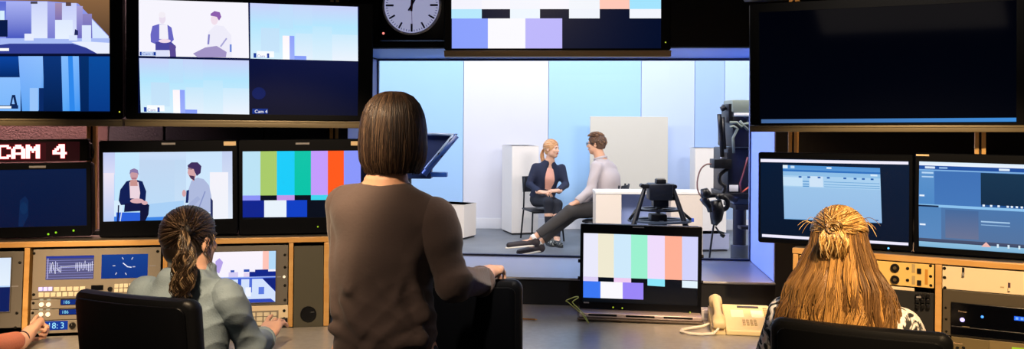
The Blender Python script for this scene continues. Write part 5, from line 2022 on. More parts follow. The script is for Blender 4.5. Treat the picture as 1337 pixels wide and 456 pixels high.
G().tube([L(549, 174.5, -0.012), L(594, 176.2, -0.012)], 0.010, 8).obj('top_rail', mat('rail_grey', '#7d90ac', 0.4), r, True)
for x, y in ((590, 184), (575, 202)):
    G().cyl(L(x, y, -0.03), L(x, y, 0.0), 0.02).obj('clamp_knob', M_cam, r, True, 40)
a_, b_ = L(500, 226), L(562.5, 234)
G().box(((a_.x + b_.x) / 2, 0.10, (a_.z + b_.z) / 2), (b_.x - a_.x, 0.16, a_.z - b_.z), 0.006).obj('mount_bar', M_pro, r)
a_, b_ = L(560, 225.8), L(583, 231.8)
G().box(((a_.x + b_.x) / 2, 0.08, (a_.z + b_.z) / 2), (b_.x - a_.x, 0.09, a_.z - b_.z), 0.004).obj('mount_end', mat('rail_blue2', '#2c5aa8', 0.4), r)
G().box((L(558, 222).x, 0.10, L(558, 222).z), (0.05, 0.10, 0.06), 0.006).obj('mount_block', M_pro, r)
a_, b_ = L(505, 182), L(545, 225)
G().box(((a_.x + b_.x) / 2, 0.22, (a_.z + b_.z) / 2), (b_.x - a_.x, 0.24, a_.z - b_.z), 0.015).obj('camera_body', M_cam, r, True, 40)
cx = L(525, 240).x
G().cyl((cx, 0.12, 0.14), (cx, 0.12, L(525, 232).z), 0.055).obj('pedestal_column', M_cam2, r, True, 40)
G().lathe((cx, 0.12, 0.0), [(0.42, 0.0), (0.42, 0.10), (0.36, 0.14), (0.08, 0.16)], n=32).obj('pedestal_base', M_cam, r, True, 40)
# ------------------------------------------------------------------ people
M_skin = mat('skin_fair', '#e0ab8c', 0.5, bump=(150, 0.04))
M_skin2 = mat('skin_pale', '#e6b69c', 0.5, bump=(150, 0.04))
M_skin3 = mat('skin_warm', '#e6b296', 0.5, bump=(150, 0.04))


def frame_at(o, yaw):
    y = math.radians(yaw)
    f = Vector((math.sin(y), math.cos(y), 0))
    r = Vector((math.cos(y), -math.sin(y), 0))
    return (lambda a, b, c: Vector(o) + r * a + f * b + Vector((0, 0, c))), f, r


def sleeves(J, m, parent, up, el, wr, h, disp, ext=0.0):
    for s in 'LR':
        a, b, c = Vector(J['sh' + s]), Vector(J['el' + s]), Vector(J['wr' + s])
        c = c + (c - b).normalized() * ext
        d = (b - a).normalized()
        mid = b.lerp(c, 0.45)
        pr = [cone(a, b, up, el, 0.02), cone(b, c, el * 1.02, wr, 0.015, flat=True), cone(a, a + d * 0.05, up * 1.05, up * 1.02, 0.03)]
        o = blob('sleeve', pr, m, parent, h, (), disp)
        e = (c - b).normalized()
        u_ = e.orthogonal().normalized()
        w_ = e.cross(u_)
        q0 = c - e * 0.008
        G().tube([q0 + (u_ * math.cos(2 * PI * k / 22) + w_ * math.sin(2 * PI * k / 22)) * (wr - 0.002) for k in range(22)], 0.009, 8, closed=True).obj('cuff', m, o, True)


def shirt(name, J, W, D, m, parent, up=0.062, el=0.055, wr=0.044, h=0.008, disp=None, neck=-0.02, first=0, cut=None, armk=0.035, ext=0.0, e=2.4, extra=(), split=False, hem=0.0):
    """long-sleeved top: rounded trunk with flat hem and open neck, sleeves ending flat at the wrists"""
    pts = [Vector(J[q]) for q in ('pel', 'wai', 'che', 'sho', 'nkb')]
    pts[-1] = pts[-1] + Vector((0, 0, neck))
    if hem:
        pts[0] = pts[0] - Vector((0, 0, hem))
    pr = [loft(pts[first:], W[first:], D[first:], J['xr'], J['yf'], 0.03, e)]
    for s in 'LR':
        a, b, c = Vector(J['sh' + s]), Vector(J['el' + s]), Vector(J['wr' + s])
        c = c + (c - b).normalized() * ext
        if split:
            pr.append(cone(a, a.lerp(b, 0.04), up * 0.96, up * 0.90, armk))
            continue
        pr.append(cone(a, b, up, el, armk))
        pr.append(cone(b, c, el, wr, 0.012, flat=True))
    if split:
        sleeves(J, m, parent, up, el, wr, h, disp, ext)
    pr += list(extra)
    if cut:
        pr += cut
    return blob(name, pr, m, parent, h, (), disp)


def trousers(name, J, W, D, m, parent, th=0.098, kn=0.068, an=0.052, h=0.009, disp=None, stop=0.02):
    pr = [loft([Vector(J['pel']) - Vector((0, 0, 0.05)), J['pel'], Vector(J['wai'])], [W[0] * 0.96, W[0], W[1] * 1.02], [D[0] * 0.96, D[0], D[1] * 1.04], J['xr'], J['yf'], 0.04)]
    for s in 'LR':
        hp, k, a = Vector(J['hip' + s]), Vector(J['kn' + s]), Vector(J['an' + s])
        a = a - (a - k).normalized() * stop
        pr += [cone(hp, k, th, kn, 0.04), cone(k, a, kn, an, 0.02, flat=True)]
    return blob(name, pr, m, parent, h, (), disp)


def shoes(J, m, parent, sole='#e8e4dc', size=1.0, h=0.007):
    for s in 'LR':
        a, t = Vector(J['an' + s]), Vector(J['to' + s])
        d = (t - a)
        low = Vector((a.x, a.y, a.z - 0.045)) - Vector((d.x, d.y, 0)).normalized() * 0.03
        pr = [cone(low, t, 0.043 * size, 0.034 * size, 0.02), cone(a, low, 0.046, 0.044, 0.03, flat_a=True)]
        o = blob('shoe', pr, m, parent, h)
        if sole:
            n = (t - low).normalized()
            sd = n.cross(Vector((0, 0, 1))).normalized()
            up = sd.cross(n)
            pth = []
            for k in range(24):
                q_ = 2 * PI * k / 24
                u, v = math.cos(q_), math.sin(q_)
                c = low.lerp(t, 0.5) + n * ((t - low).length / 2 + 0.036) * u * 1.02 + sd * 0.040 * v * (1.0 if u < 0.2 else 0.93) - up * 0.026
                pth.append(c)
            b = G().tube(pth, 0.010, 6, closed=True).obj('sole', mat('sole' + sole, sole, 0.6), o, True)
    return


def cap(name, c, fwd, m, parent, s=1.0, up=(0, 0, 1), low=-0.075, h=0.006, grow=1.0):
    """close hair covering the skull, open at the face"""
    r, f, u = frame_of(fwd, up)
    R = np.array([list(r), list(f), list(u)]).T
    L = lambda x, y, z: Vector(c) + (r * x + f * y + u * z) * s
    pr = [ell(L(0, -0.016, 0.030), (0.083 * s * grow, 0.101 * s * grow, 0.093 * s * grow), R), ell(L(0, -0.045, -0.035), (0.060 * s * grow, 0.052 * s * grow, 0.052 * s), R, 0.03),
          ell(L(0, 0.100, -0.030), (0.066 * s, 0.070 * s, 0.082 * s), R, 0.015, 's'), half(L(0, 0, low), -u, 0.01)]
    return blob(name, pr, m, parent, h)


# ================= standing woman, seen from behind
Lc, f_, r_ = frame_at((-0.374, 2.62, 0), 12)
J = dict(pel=Lc(0, 0, .92), wai=Lc(0, 0, 1.08), che=Lc(0, 0, 1.24), sho=Lc(0, -.01, 1.372), nkb=Lc(0, 0.0, 1.425), xr=r_, yf=f_,
         hipL=Lc(-.085, 0, .88), hipR=Lc(.085, 0, .88), knL=Lc(-.10, .03, .48), knR=Lc(.09, .02, .48), anL=Lc(-.11, -.02, .085), anR=Lc(.09, -.03, .085),
         toL=Lc(-.13, .14, .03), toR=Lc(.11, .13, .03), shL=Lc(-.122, 0.01, 1.338), shR=P(566, 287, 2.575), head=Lc(0.016, .035, 1.562))
J['elL'] = Lc(-.140, .06, 1.08)
J['wrL'] = Lc(-.07, .17, 1.15)
J['elR'] = P(591, 367, 2.580)
J['wrR'] = P(635, 368.0, 2.85)
hd = Vector((math.sin(math.radians(24)), math.cos(math.radians(24)), -0.02))
hw = P(638, 357.8, 2.892)
SWB = figure('person', 'person standing in a brown pullover, dark bob hair, one hand on a chair back', 'person', J, (.150, .120, .135, .135, .055), (.110, .09, .105, .075, .055), M_skin, hd,
             hands=[dict(w=hw, fd=(0.16, 1, 0.02), pn=(0.05, 0.0, -1), side=1, curl=(22, 38, 28), size=1.0, thumb=(0.7, -0.1)), dict(w=J['wrL'], fd=Vector((0.9, 0.15, -0.1)), pn=(0.1, -1, -0.2), side=-1, curl=(20, 25, 20))], h=0.0075, hfine=0.003)
M_pull = mat('brown_pullover', '#5a4c49', 0.9, bump=(90, 0.12), sheen=0.15)
ext = [cone(Lc(-.095, -.01, 1.352), Lc(.10, -.02, 1.342), 0.050, 0.048, 0.05)]
for a_, b_, ra, rb in (((.15, -.075, 1.045), (.02, -.122, .985), .020, .010), ((.14, -.09, .985), (-.02, -.125, .945), .022, .010), ((-.13, -.08, 1.00), (.00, -.122, .955), .018, .010),
                       ((-.02, -.085, 1.345), (-.065, -.108, 1.12), .012, .016), ((.125, -.05, 1.27), (.07, -.108, 1.10), .016, .008), ((.10, -.085, 1.20), (.135, -.07, 1.06), .012, .018),
                       ((-.145, -.03, 1.28), (-.125, -.08, 1.04), .014, .018), ((.03, -.11, 1.13), (.10, -.10, 1.03), .010, .018), ((-.09, -.10, 1.08), (-.03, -.118, 1.00), .008, .015)):
    ext.append(cone(Lc(*a_), Lc(*b_), ra, rb, 0.022))
fa = folds(0.0050, 30, ((0.55, 0.1, 0.9), (-0.75, 0.2, 0.7)), 4)
fb = folds(0.0042, 34, ((0.7, 0.1, 0.8), (-0.5, 0.2, 0.9)), 14, True)
def pull_folds(p):
    z = p[:, 2]
    low = np.clip((1.22 - z) / 0.2, 0, 1)
    arm = np.clip((p[:, 0] + 0.20) / 0.06, 0, 1)
    return fa(p) * (0.45 + 0.55 * np.maximum(low, arm)) + fb(p) * np.maximum(low * 0.9, arm * 1.6)
shirt('pullover', J, (.152, .146, .150, .124, .068), (.126, .120, .120, .088, .062), M_pull, SWB, up=0.060, el=0.055, wr=0.044, h=0.006, disp=pull_folds, neck=-0.010, ext=-0.050, extra=ext, split=True, hem=0.075)
trousers('trousers', J, (.136, .115), (.104, .092), mat('dark_jeans', '#1d2129', 0.85, bump=(200, 0.1)), SWB, th=0.086)
shoes(J, mat('black_shoe', '#17171a', 0.5), SWB, '#2a2a2c')
# bob hair: a solid core and many straight locks
M_bob = hair_mat('bob_locks', 0.45)
r, f, u = frame_of(hd)
hc = Vector(J['head'])
PR = np.array([(0.006, .1285), (.030, .1255), (.055, .114), (.075, .091), (.0885, .058), (.0955, .015), (.0985, -.035), (.0945, -.080), (.078, -.119)])
tt = np.linspace(0, 1, len(PR))
def bob_path(phi, sc, t0, t1, wav, n=18):
    t = np.linspace(t0, t1, n)
    rad, z = np.interp(t, tt, PR[:, 0]), np.interp(t, tt, PR[:, 1])
    ph = phi + wav * np.sin(t * 5 + phi * 7)
    x, y = np.sin(ph) * rad * sc * 1.0, np.cos(ph) * rad * sc * 1.10 - 0.012
    return np.array(hc)[None] + np.outer(x, np.array(r)) + np.outer(y, np.array(f)) + np.outer(z * (0.98 + 0.02 * sc), np.array(u))
rg = np.random.default_rng(5)
ps, rs = [], []
for k in range(1800):
    phi = rg.uniform(math.radians(52), math.radians(308))
    ps.append(bob_path(phi, rg.uniform(0.965, 1.02), rg.uniform(0, .30), rg.uniform(.91, 1.0), rg.normal(0, .07)))
    rs.append(rg.uniform(.0009, .0020))
for k in range(220):                                   # fringe and front sides
    phi = rg.uniform(math.radians(-52), math.radians(52))
    ps.append(bob_path(phi, rg.uniform(0.99, 1.03), rg.uniform(0, .2), .50 if abs(phi) < .75 else .9, rg.normal(0, .04)))
    rs.append(rg.uniform(.0016, .0028))
Vc, Fc = [], []
nphi, nt = 40, 16
for i in range(nphi):
    phi = math.radians(62 + 236 * i / (nphi - 1))
    Vc.append(bob_path(phi, 0.955, 0, .985, 0, nt))
core = np.array(Vc)
inn = core.copy()
cen = np.array(hc) + np.array(u) * 0.0
inn = cen + (core - cen) * 0.90
allv = np.concatenate([core.reshape(-1, 3), inn.reshape(-1, 3)])
q_ = []
off = nphi * nt
for i in range(nphi - 1):
    for j in range(nt - 1):
        a, b, c, d = i * nt + j, (i + 1) * nt + j, (i + 1) * nt + j + 1, i * nt + j + 1
        q_ += [(a, b, c, d), (d + off, c + off, b + off, a + off)]
    a, b = i * nt + nt - 1, (i + 1) * nt + nt - 1
    q_.append((a, b, b + off, a + off))
for j in range(nt - 1):
    for i in (0, nphi - 1):
        a, b = i * nt + j, i * nt + j + 1
        q_.append((a, b, b + off, a + off))
HS = quad_mesh('hair', allv, np.array(q_), mat('bob_core', '#221611', 0.6), SWB)
o = strand_mesh('locks', ps, rs, hair_tints(len(ps), ('#20150f', '#2c1e18', '#4a3829', '#1b110d', '#33241b', '#5e4a38'), 2), M_bob, HS)

# ================= ponytailed operator, seated left
Lc, f_, r_ = frame_at((-1.13, 3.06, 0), 8)
J = dict(pel=Lc(0, 0, .57), wai=Lc(0, 0, .73), che=Lc(0, .015, .89), sho=Lc(0, .015, 1.005), nkb=Lc(0, .03, 1.075), xr=r_, yf=f_,
         hipL=Lc(-.085, .02, .575), hipR=Lc(.085, .02, .575), knL=Lc(-.12, .41, .575), knR=Lc(.12, .41, .575), anL=Lc(-.12, .45, .10), anR=Lc(.12, .45, .10),
         toL=Lc(-.13, .60, .035), toR=Lc(.13, .60, .035), shL=Lc(-.155, .01, .985), shR=Lc(.150, 0.0, .985), head=P(249, 315, 3.10))
J['elL'] = P(196, 440, 3.17)
J['wrL'] = P(214, 436, 3.42)
J['elR'] = P(326, 450, 3.16)
J['wrR'] = P(345, 443, 3.44)
hd = Vector((math.sin(math.radians(24)), math.cos(math.radians(24)), -0.06))
LWB = figure('person', 'person with a dark wavy ponytail in a faded denim shirt, seated at the left console', 'person', J, (.150, .120, .135, .140, .055), (.110, .09, .105, .075, .055), M_skin2, hd,
             hands=[dict(w=J['wrR'], fd=(0.10, 1, 0.42), pn=(0.15, 0.45, -1), side=1, curl=(14, 22, 16), index_curl=(4, 10, 8), size=1.1), dict(w=J['wrL'], fd=(0.1, 1, 0.15), pn=(0, 0.2, -1), side=-1, curl=(20, 24, 18))], h=0.0075, hfine=0.003)
fc = folds(0.0042, 30, ((0.8, 0.1, 0.7), (-0.5, 0.2, 0.9)), 9)
fd_ = folds(0.0042, 34, ((0.75, 0.1, 0.75), (-0.6, 0.2, 0.8)), 19, True)
den_folds = lambda p: fc(p) + fd_(p)
M_den = mat('faded_denim', '#8fa1ad', 0.85, noise=(12, '#8093a0', 0.35, 0.7), bump=(160, 0.2))
col = [cone(Lc(-.045, .06, 1.07), Lc(.045, .06, 1.07), .03, .03, .03), cone(Lc(-.06, -.015, 1.055), Lc(.06, -.02, 1.055), .032, .032, .03)]
shirt('denim_shirt', J, (.160, .142, .155, .150, .070), (.120, .108, .118, .085, .062), M_den, LWB, up=0.056, el=0.052, wr=0.044, h=0.006, disp=den_folds, neck=0.0, extra=col, ext=-0.03, split=True)
trousers('trousers', J, (.160, .135), (.120, .105), mat('dark_jeans', '#1d2129', 0.85, bump=(200, 0.1)), LWB)
shoes(J, mat('black_shoe', '#17171a', 0.5), LWB, '#2a2a2c')
r, f, u = frame_of(hd)
hc = Vector(J['head'])
HL = cap('hair', hc, hd, mat('darkest_brown_hair', '#1c140f', 0.5), LWB, grow=1.0)
HLo = lambda x, y, z: np.array(hc + r * x + f * y + u * z)
knot = P(243, 301, 2.985)
kn = np.array(knot)
rg = np.random.default_rng(8)
ps, rs = [], []
def skull_pt(az, el_, g=1.0):
    """point on the hair surface: az from forward, el up"""
    return HLo(0.085 * g * math.sin(az) * math.cos(el_), 0.103 * g * math.cos(az) * math.cos(el_) - 0.016, 0.094 * g * math.sin(el_) + 0.030)
def over_skull(a, b, n, g, lift=0.0):
    """path hugging the skull from point a to b"""
    c0 = HLo(0, -0.016, 0.030)
    rad = np.array([0.085, 0.103, 0.094]) * g
    B = np.array([list(r), list(f), list(u)])
    ua = B @ (a - c0) / rad
    ub = B @ (b - c0) / rad
    ua, ub0 = ua / np.linalg.norm(ua), np.linalg.norm(ub)
    ub = ub / ub0
    an = math.acos(float(np.clip(ua @ ub, -1, 1)))
    out = []
    for t in np.linspace(0, 1, n):
        v = (math.sin((1 - t) * an) * ua + math.sin(t * an) * ub) / max(math.sin(an), 1e-4)
        out.append(c0 + B.T @ (v * rad * (1 + (max(ub0, 1.0) - 1) * t ** 4)))
    return np.array(out)
for k in range(750):
    az = rg.uniform(-PI, PI)
    front = abs(az) < 1.0
    e0 = rg.uniform(0.25, 0.75) if front else rg.uniform(-0.75, 0.5) if abs(az) > 1.5 else rg.uniform(-0.05, 0.55)
    ps.append(over_skull(skull_pt(az, e0, 1.0), kn + rg.normal(0, .007, 3), 14, rg.uniform(1.0, 1.022)))
    rs.append(rg.uniform(.0008, .0017))
a_ = np.array(knot) - np.array(f) * 0.012
tail0 = []
tip = np.array(P(236, 390, 2.935))
mid1 = np.array(P(247, 328, 2.925))
mid2 = np.array(P(238, 362, 2.925))
for k in range(700):
    n = 26
    t = np.linspace(0, 1, n)[:, None]
    en = rg.uniform(.70, 1.0)
    t = t * en
    base = (1 - t) ** 3 * a_ + 3 * (1 - t) ** 2 * t * mid1 + 3 * (1 - t) * t ** 2 * mid2 + t ** 3 * tip
    q_ = rg.uniform(0, 6.28)
    sp = 0.006 + 0.052 * np.sin(np.clip(t * 1.3, 0, 1) * PI / 2) * (1 - 0.45 * t)
    rad = math.sqrt(rg.uniform(0.02, 1))
    lat = np.array(r)[None] * math.cos(q_) + np.array(f)[None] * 0.45 * math.sin(q_)
    ph = round(q_ * 1.6) * 1.3 + rg.normal(0, .8)
    wav = 0.010 * np.sin(t * 19 + ph) * t ** .5
    ps.append(base + lat * sp * rad + np.array(r)[None] * wav + np.array(f)[None] * 0.007 * np.cos(t * 17 + ph))
    rs.append(rg.uniform(.0009, .0019))
for k in range(26):                                   # loose strands by the neck and ear
    s_ = rg.choice([-1, 1])
    a = skull_pt(s_ * rg.uniform(1.2, 1.6), rg.uniform(-.3, 0.1), 1.0)
    e_ = a + np.array([rg.normal(0, .008), rg.normal(0, .008), -rg.uniform(.05, .10)]) + np.array(r) * s_ * 0.006
    t = np.linspace(0, 1, 10)[:, None]
    ps.append(a * (1 - t) + e_ * t + np.array(r)[None] * 0.006 * np.sin(t * 7))
    rs.append(.0012)
G().lathe(Vector(knot) - f * 0.002, [(0.016, -0.008), (0.02, 0.0), (0.016, 0.008)], axis=f, n=16).obj('hair_tie', mat('dark_tie', '#15110e', 0.6), HL, True)
tn = hair_tints(len(ps), ('#2a1f17', '#3a2c20', '#66523e', '#a08868', '#211811', '#30241a'), 4)
tn[:750] = hair_tints(750, ('#221913', '#2c2119', '#3c2e24', '#5c4a3a', '#1c1410'), 5)
strand_mesh('locks', ps, rs, tn, hair_mat('pony_locks', 0.32), HL)

# ================= blonde operator, seated right
Lc, f_, r_ = frame_at((1.02, 2.71, 0), 25)
J = dict(pel=Lc(0, 0, .57), wai=Lc(0, 0, .73), che=Lc(0, .01, .90), sho=Lc(0, .0, 1.02), nkb=Lc(0, .015, 1.095), xr=r_, yf=f_,
         hipL=Lc(-.085, .02, .575), hipR=Lc(.085, .02, .575), knL=Lc(-.12, .41, .575), knR=Lc(.12, .41, .575), anL=Lc(-.12, .45, .10), anR=Lc(.12, .45, .10),
         toL=Lc(-.13, .60, .035), toR=Lc(.13, .60, .035), shL=Lc(-.165, 0, .99), shR=Lc(.165, 0, .99), head=P(1096, 321, 2.74))
J['elL'] = Lc(-.235, .10, .765)
J['elR'] = Lc(.255, .08, .765)
J['wrL'] = Lc(-.14, .32, .752)
J['wrR'] = Lc(.15, .32, .752)
hd = Vector((math.sin(math.radians(22)), math.cos(math.radians(22)), -0.08))
RWB = figure('person', 'person with long wavy blonde hair half tied up, floral blouse, seated at right', 'person', J, (.155, .125, .14, .145, .055), (.115, .095, .108, .075, .055), M_skin2, hd,
             hands=[dict(w=J['wrR'], fd=Vector(f_) + Vector((-.15, 0, 0)), pn=(0, 0, -1), side=1, curl=(14, 18, 12)), dict(w=J['wrL'], fd=Vector(f_) + Vector((.15, 0, 0)), pn=(0, 0, -1), side=-1, curl=(14, 18, 12))], h=0.0075, hfine=0.0032)
M_flo = bpy.data.materials.new('floral_print')
M_flo.use_nodes = True
nt_ = M_flo.node_tree
tc = nt_.nodes.new('ShaderNodeTexCoord')
nz = nt_.nodes.new('ShaderNodeTexNoise')
nz.inputs['Scale'].default_value = 24
nz.inputs['Detail'].default_value = 3
nz.inputs['Distortion'].default_value = 1.6
rp = nt_.nodes.new('ShaderNodeValToRGB')
rp.color_ramp.elements[0].position = 0.45
rp.color_ramp.elements[0].color = (*lin('#15181c'), 1)
rp.color_ramp.elements[1].position = 0.53
rp.color_ramp.elements[1].color = (*lin('#e9e6e2'), 1)
e_ = rp.color_ramp.elements.new(0.66)
e_.color = (*lin('#e6c8c0'), 1)
nt_.links.new(tc.outputs['Object'], nz.inputs['Vector'])
nt_.links.new(nz.outputs['Fac'], rp.inputs['Fac'])
nt_.links.new(rp.outputs['Color'], nt_.nodes['Principled BSDF'].inputs['Base Color'])
nt_.nodes['Principled BSDF'].inputs['Roughness'].default_value = 0.8
shirt('blouse', J, (.168, .148, .160, .155, .075), (.125, .112, .120, .088, .065), M_flo, RWB, up=0.062, el=0.058, wr=0.046, h=0.007, disp=folds(0.004, 26, seed=11), neck=0.0, ext=-0.03)
trousers('trousers', J, (.160, .135), (.120, .105), mat('dark_jeans', '#1d2129', 0.85, bump=(200, 0.1)), RWB)
shoes(J, mat('black_shoe', '#17171a', 0.5), RWB, '#2a2a2c')
r, f, u = frame_of(hd)
hc = Vector(J['head'])
HR = cap('hair', hc, hd, mat('blonde_core', '#8a6030', 0.5), RWB, grow=1.0, low=-0.10)
rg = np.random.default_rng(21)
ps, rs = [], []
HLo = lambda x, y, z: np.array(hc + r * x + f * y + u * z)
kn = HLo(-.012, -.122, .058)
clump = {}
# swept-back top hair gathered in a small twist
for k in range(800):
    az = rg.uniform(-PI, PI)
    e0 = rg.uniform(0.30, 0.8) if abs(az) < 1.2 else rg.uniform(0.12, 0.7)
    ps.append(over_skull(skull_pt(az, e0, 1.0), kn + rg.normal(0, .009, 3), 14, rg.uniform(1.0, 1.03)))
    rs.append(rg.uniform(.0008, .0018))
for k in range(150):                                   # the twist itself
    n = 16
    t = np.linspace(0, 1, n)
    q0_, rad = rg.uniform(0, 6.28), rg.uniform(.004, .019)
    a = q0_ + t * rg.uniform(1.5, 4)
    c = kn + np.array(f) * rg.uniform(-.022, .004) + np.array(u) * rg.normal(0, .004)
    ps.append(c[None] + np.outer(np.cos(a) * rad * 1.25, np.array(r)) + np.outer(np.sin(a) * rad * .85, np.array(u)) + np.outer(-.004 * np.sin(a * 2), np.array(f)))
    rs.append(rg.uniform(.0016, .0028))
# loose fall from the twist, then the long lower hair spreading over the shoulders
Zp = np.array([.06, .0, -.065, -.125, -.20, -.27, -.33])
Wd = np.array([.080, .090, .117, .155, .172, .180, .178])
Bk = np.array([.108, .116, .122, .135, .142, .140, .132])
def fall(sx, layer, z0, z1, wav, ph, n=24):
    z = np.linspace(z0, z1, n)
    w, b = np.interp(z, Zp[::-1], Wd[::-1]), np.interp(z, Zp[::-1], Bk[::-1])
    s_ = sx * (1 + 0.02 * np.sin(z * 25 + ph))
    x = w * s_ * layer
    y = -b * layer * np.sqrt(np.clip(1 - (np.abs(sx) * 0.93) ** 2.2, 0.03, 1)) - 0.005
    dz = np.clip(z0 - z, 0, 1)
    x = x + wav * np.sin(dz * 38 + ph) * np.clip(dz * 6, 0, 1)
    y = y + wav * 0.7 * np.cos(dz * 34 + ph) * np.clip(dz * 6, 0, 1)
    return np.array(hc)[None] + np.outer(x, np.array(r)) + np.outer(y, np.array(f)) + np.outer(z, np.array(u))
for k in range(2600):
    sx = rg.uniform(-1, 1)
    sx = math.copysign(abs(sx) ** .9, sx)
    cl = int((sx + 1) * 17 + rg.normal(0, .45))
    lay = rg.uniform(.90, 1.0) + .035 * math.sin(cl * 2.3)
    ps.append(fall(sx + 0.02 * math.sin(cl * 5.1), lay, rg.uniform(-.02, .05), rg.uniform(-.34, -.25), .007 + .005 * math.sin(cl * 1.7), cl * 1.9 + rg.normal(0, .25)))
    rs.append(rg.uniform(.0009, .0020))
    clump[len(ps) - 1] = cl
for k in range(170):                                   # loop hanging under the twist
    t = np.linspace(0, 1, 20)
    sx = rg.uniform(-.040, .040)
    x = -.012 + sx * np.sin(t * PI * .55 + .5) + .004 * np.sin(t * 9 + k)
    z = .058 - .085 * t * rg.uniform(.7, 1.1)
    y = -.122 - .020 * np.sin(t * PI) - rg.uniform(0, .008)
    ps.append(np.array(hc)[None] + np.outer(x, np.array(r)) + np.outer(y + 0 * t, np.array(f)) + np.outer(z, np.array(u)))
    rs.append(rg.uniform(.0016, .0028))
for k in range(9):                                    # stray hairs
    s_ = rg.choice([-1, 1])
    a = skull_pt(s_ * rg.uniform(1.4, 2.2), rg.uniform(.2, .7), 1.02)
    t = np.linspace(0, 1, 12)[:, None]
    e1 = a + np.array(r) * s_ * rg.uniform(.02, .05) + np.array(u) * rg.uniform(-.05, .0) - np.array(f) * .01
    ps.append(a * (1 - t) + e1 * t + np.array(u)[None] * .012 * np.sin(t * PI))
    rs.append(.0009)
tn = hair_tints(len(ps), ('#b08648', '#cfa560', '#8c683a', '#684a28', '#dcba80', '#a07c48'), 6)
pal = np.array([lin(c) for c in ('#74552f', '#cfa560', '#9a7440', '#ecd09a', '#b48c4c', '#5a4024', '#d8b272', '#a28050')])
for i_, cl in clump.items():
    tn[i_] = pal[(cl * 5 + cl // 3) % 8] * rg.uniform(1.05, 1.65)  # lower locks blonder, also brightened to offset weaker light on them
tn[800:950] *= 0.6
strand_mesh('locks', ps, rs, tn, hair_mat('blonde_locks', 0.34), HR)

# ================= operator at the far left: only the pointing hand and cuff are in the frame
Lc, f_, r_ = frame_at((-2.42, 2.92, 0), 6)
J = dict(pel=Lc(0, 0, .57), wai=Lc(0, 0, .73), che=Lc(0, .015, .89), sho=Lc(0, .015, 1.01), nkb=Lc(0, .03, 1.085), xr=r_, yf=f_,
         hipL=Lc(-.085, .02, .575), hipR=Lc(.085, .02, .575), knL=Lc(-.12, .41, .575), knR=Lc(.12, .41, .575), anL=Lc(-.12, .36, .10), anR=Lc(.12, .36, .10),
         toL=Lc(-.13, .50, .035), toR=Lc(.13, .50, .035), shL=Lc(-.16, 0, .985), shR=Lc(.16, 0, .985), head=Lc(0, .06, 1.21))
J['elL'] = Lc(-.24, .10, .77)
J['wrL'] = Lc(-.12, .30, .785)
J['elR'] = P(-58, 464, 3.12)
J['wrR'] = P(32, 442, 3.475)
hd = Vector((0.1, 1, -0.08))
tipd = (P(61, 406, 3.66) - J['wrR'])
OPB = figure('person', 'person in a salmon sleeve reaching in from the left edge, finger pointing at a key', 'person', J, (.150, .120, .135, .140, .055), (.110, .09, .105, .075, .055), M_skin3, hd,
             hands=[dict(w=J['wrR'], fd=tipd, pn=(0.6, 0.25, -0.75), side=1, curl=(66, 78, 45), index_curl=(-8, 5, 4), thumb=(0.45, 0.9), size=1.12), dict(w=J['wrL'], fd=(0.2, 1, 0), pn=(0, 0, -1), side=-1, curl=(18, 22, 16))], h=0.008, hfine=0.003)
shirt('salmon_jumper', J, (.160, .142, .155, .150, .070), (.120, .108, .118, .085, .062), mat('salmon_knit', '#d07e62', 0.85, bump=(160, 0.2)), OPB, up=0.056, el=0.044, wr=0.036, h=0.0075, disp=folds(0.0025, 30, seed=3), neck=0.0, ext=-0.04)
trousers('trousers', J, (.160, .135), (.120, .105), mat('dark_jeans', '#1d2129', 0.85, bump=(200, 0.1)), OPB)
shoes(J, mat('black_shoe', '#17171a', 0.5), OPB, '#2a2a2c')
cap('hair', J['head'], hd, mat('dark_brown_hair', '#2e221a', 0.5), OPB)
d_ = (J['wrR'] - J['elR']).normalized()
c_ = J['wrR'] - d_ * 0.012
uu_ = d_.orthogonal().normalized()
ww_ = d_.cross(uu_)
G().tube([c_ + (uu_ * math.cos(2 * PI * k / 24) + ww_ * math.sin(2 * PI * k / 24)) * 0.0265 for k in range(24)], 0.005, 8, closed=True).obj('wristband', mat('plum_band', '#2c1a28', 0.6), OPB, True)
office_chair('black office chair of the operator cut off by the left frame edge', (-2.40, 2.70), 6, 0.46, 1.02)

# ================= the seated woman in the studio
Yw = 11.3
J = dict(pel=P(708, 258.5, Yw), wai=P(711, 246, Yw), che=P(714, 231, 11.28), sho=P(716, 218.5, 11.27), nkb=P(718, 209.5, 11.26), head=P(720.5, 194.5, 11.22),
         xr=Vector((-.95, -.3, 0)), yf=Vector((.3, -.95, 0)), shR=P(699.5, 218.5, 11.24), shL=P(733.5, 219.5, 11.32), elR=P(691.5, 241, 11.20), elL=P(738.5, 241, 11.26),
         wrR=P(704.5, 251.0, 10.97), wrL=P(729, 249.5, 10.97), hipR=P(701, 262, 11.27), hipL=P(715, 262, 11.30), knR=P(716, 264, 10.86), knL=P(728, 267, 10.90),
         anR=P(717, 311, 10.82), anL=P(727, 312, 10.72), toR=P(721, 318.5, 10.66), toL=P(732, 320.5, 10.58))
hd = Vector((0.80, -0.62, -0.02))
SDW = figure('person', 'person in a navy jacket and coral top sitting in the studio, smiling at the man', 'person', J, (.150, .115, .13, .135, .052), (.110, .09, .105, .072, .052), M_skin2, hd,
             hands=[dict(w=J['wrR'], fd=(1, -.25, -.02), pn=(0, .3, -1), side=1, curl=(20, 25, 18)), dict(w=J['wrL'], fd=(-1, -.25, .02), pn=(0, .3, -1), side=-1, curl=(20, 25, 18))], h=0.008, hfine=0.0042, lip='#b8484c', brow='#8a6440')
shirt_t = [loft([J['pel'], J['wai'], J['che'], J['sho'] - Vector((0, 0, .0))], (.150, .128, .142, .12), (.118, .102, .118, .080), J['xr'], J['yf'], 0.03)]
blob('coral_top', shirt_t, mat('coral_top', '#f3b4a0', 0.8, bump=(200, 0.1)), SDW, 0.008)
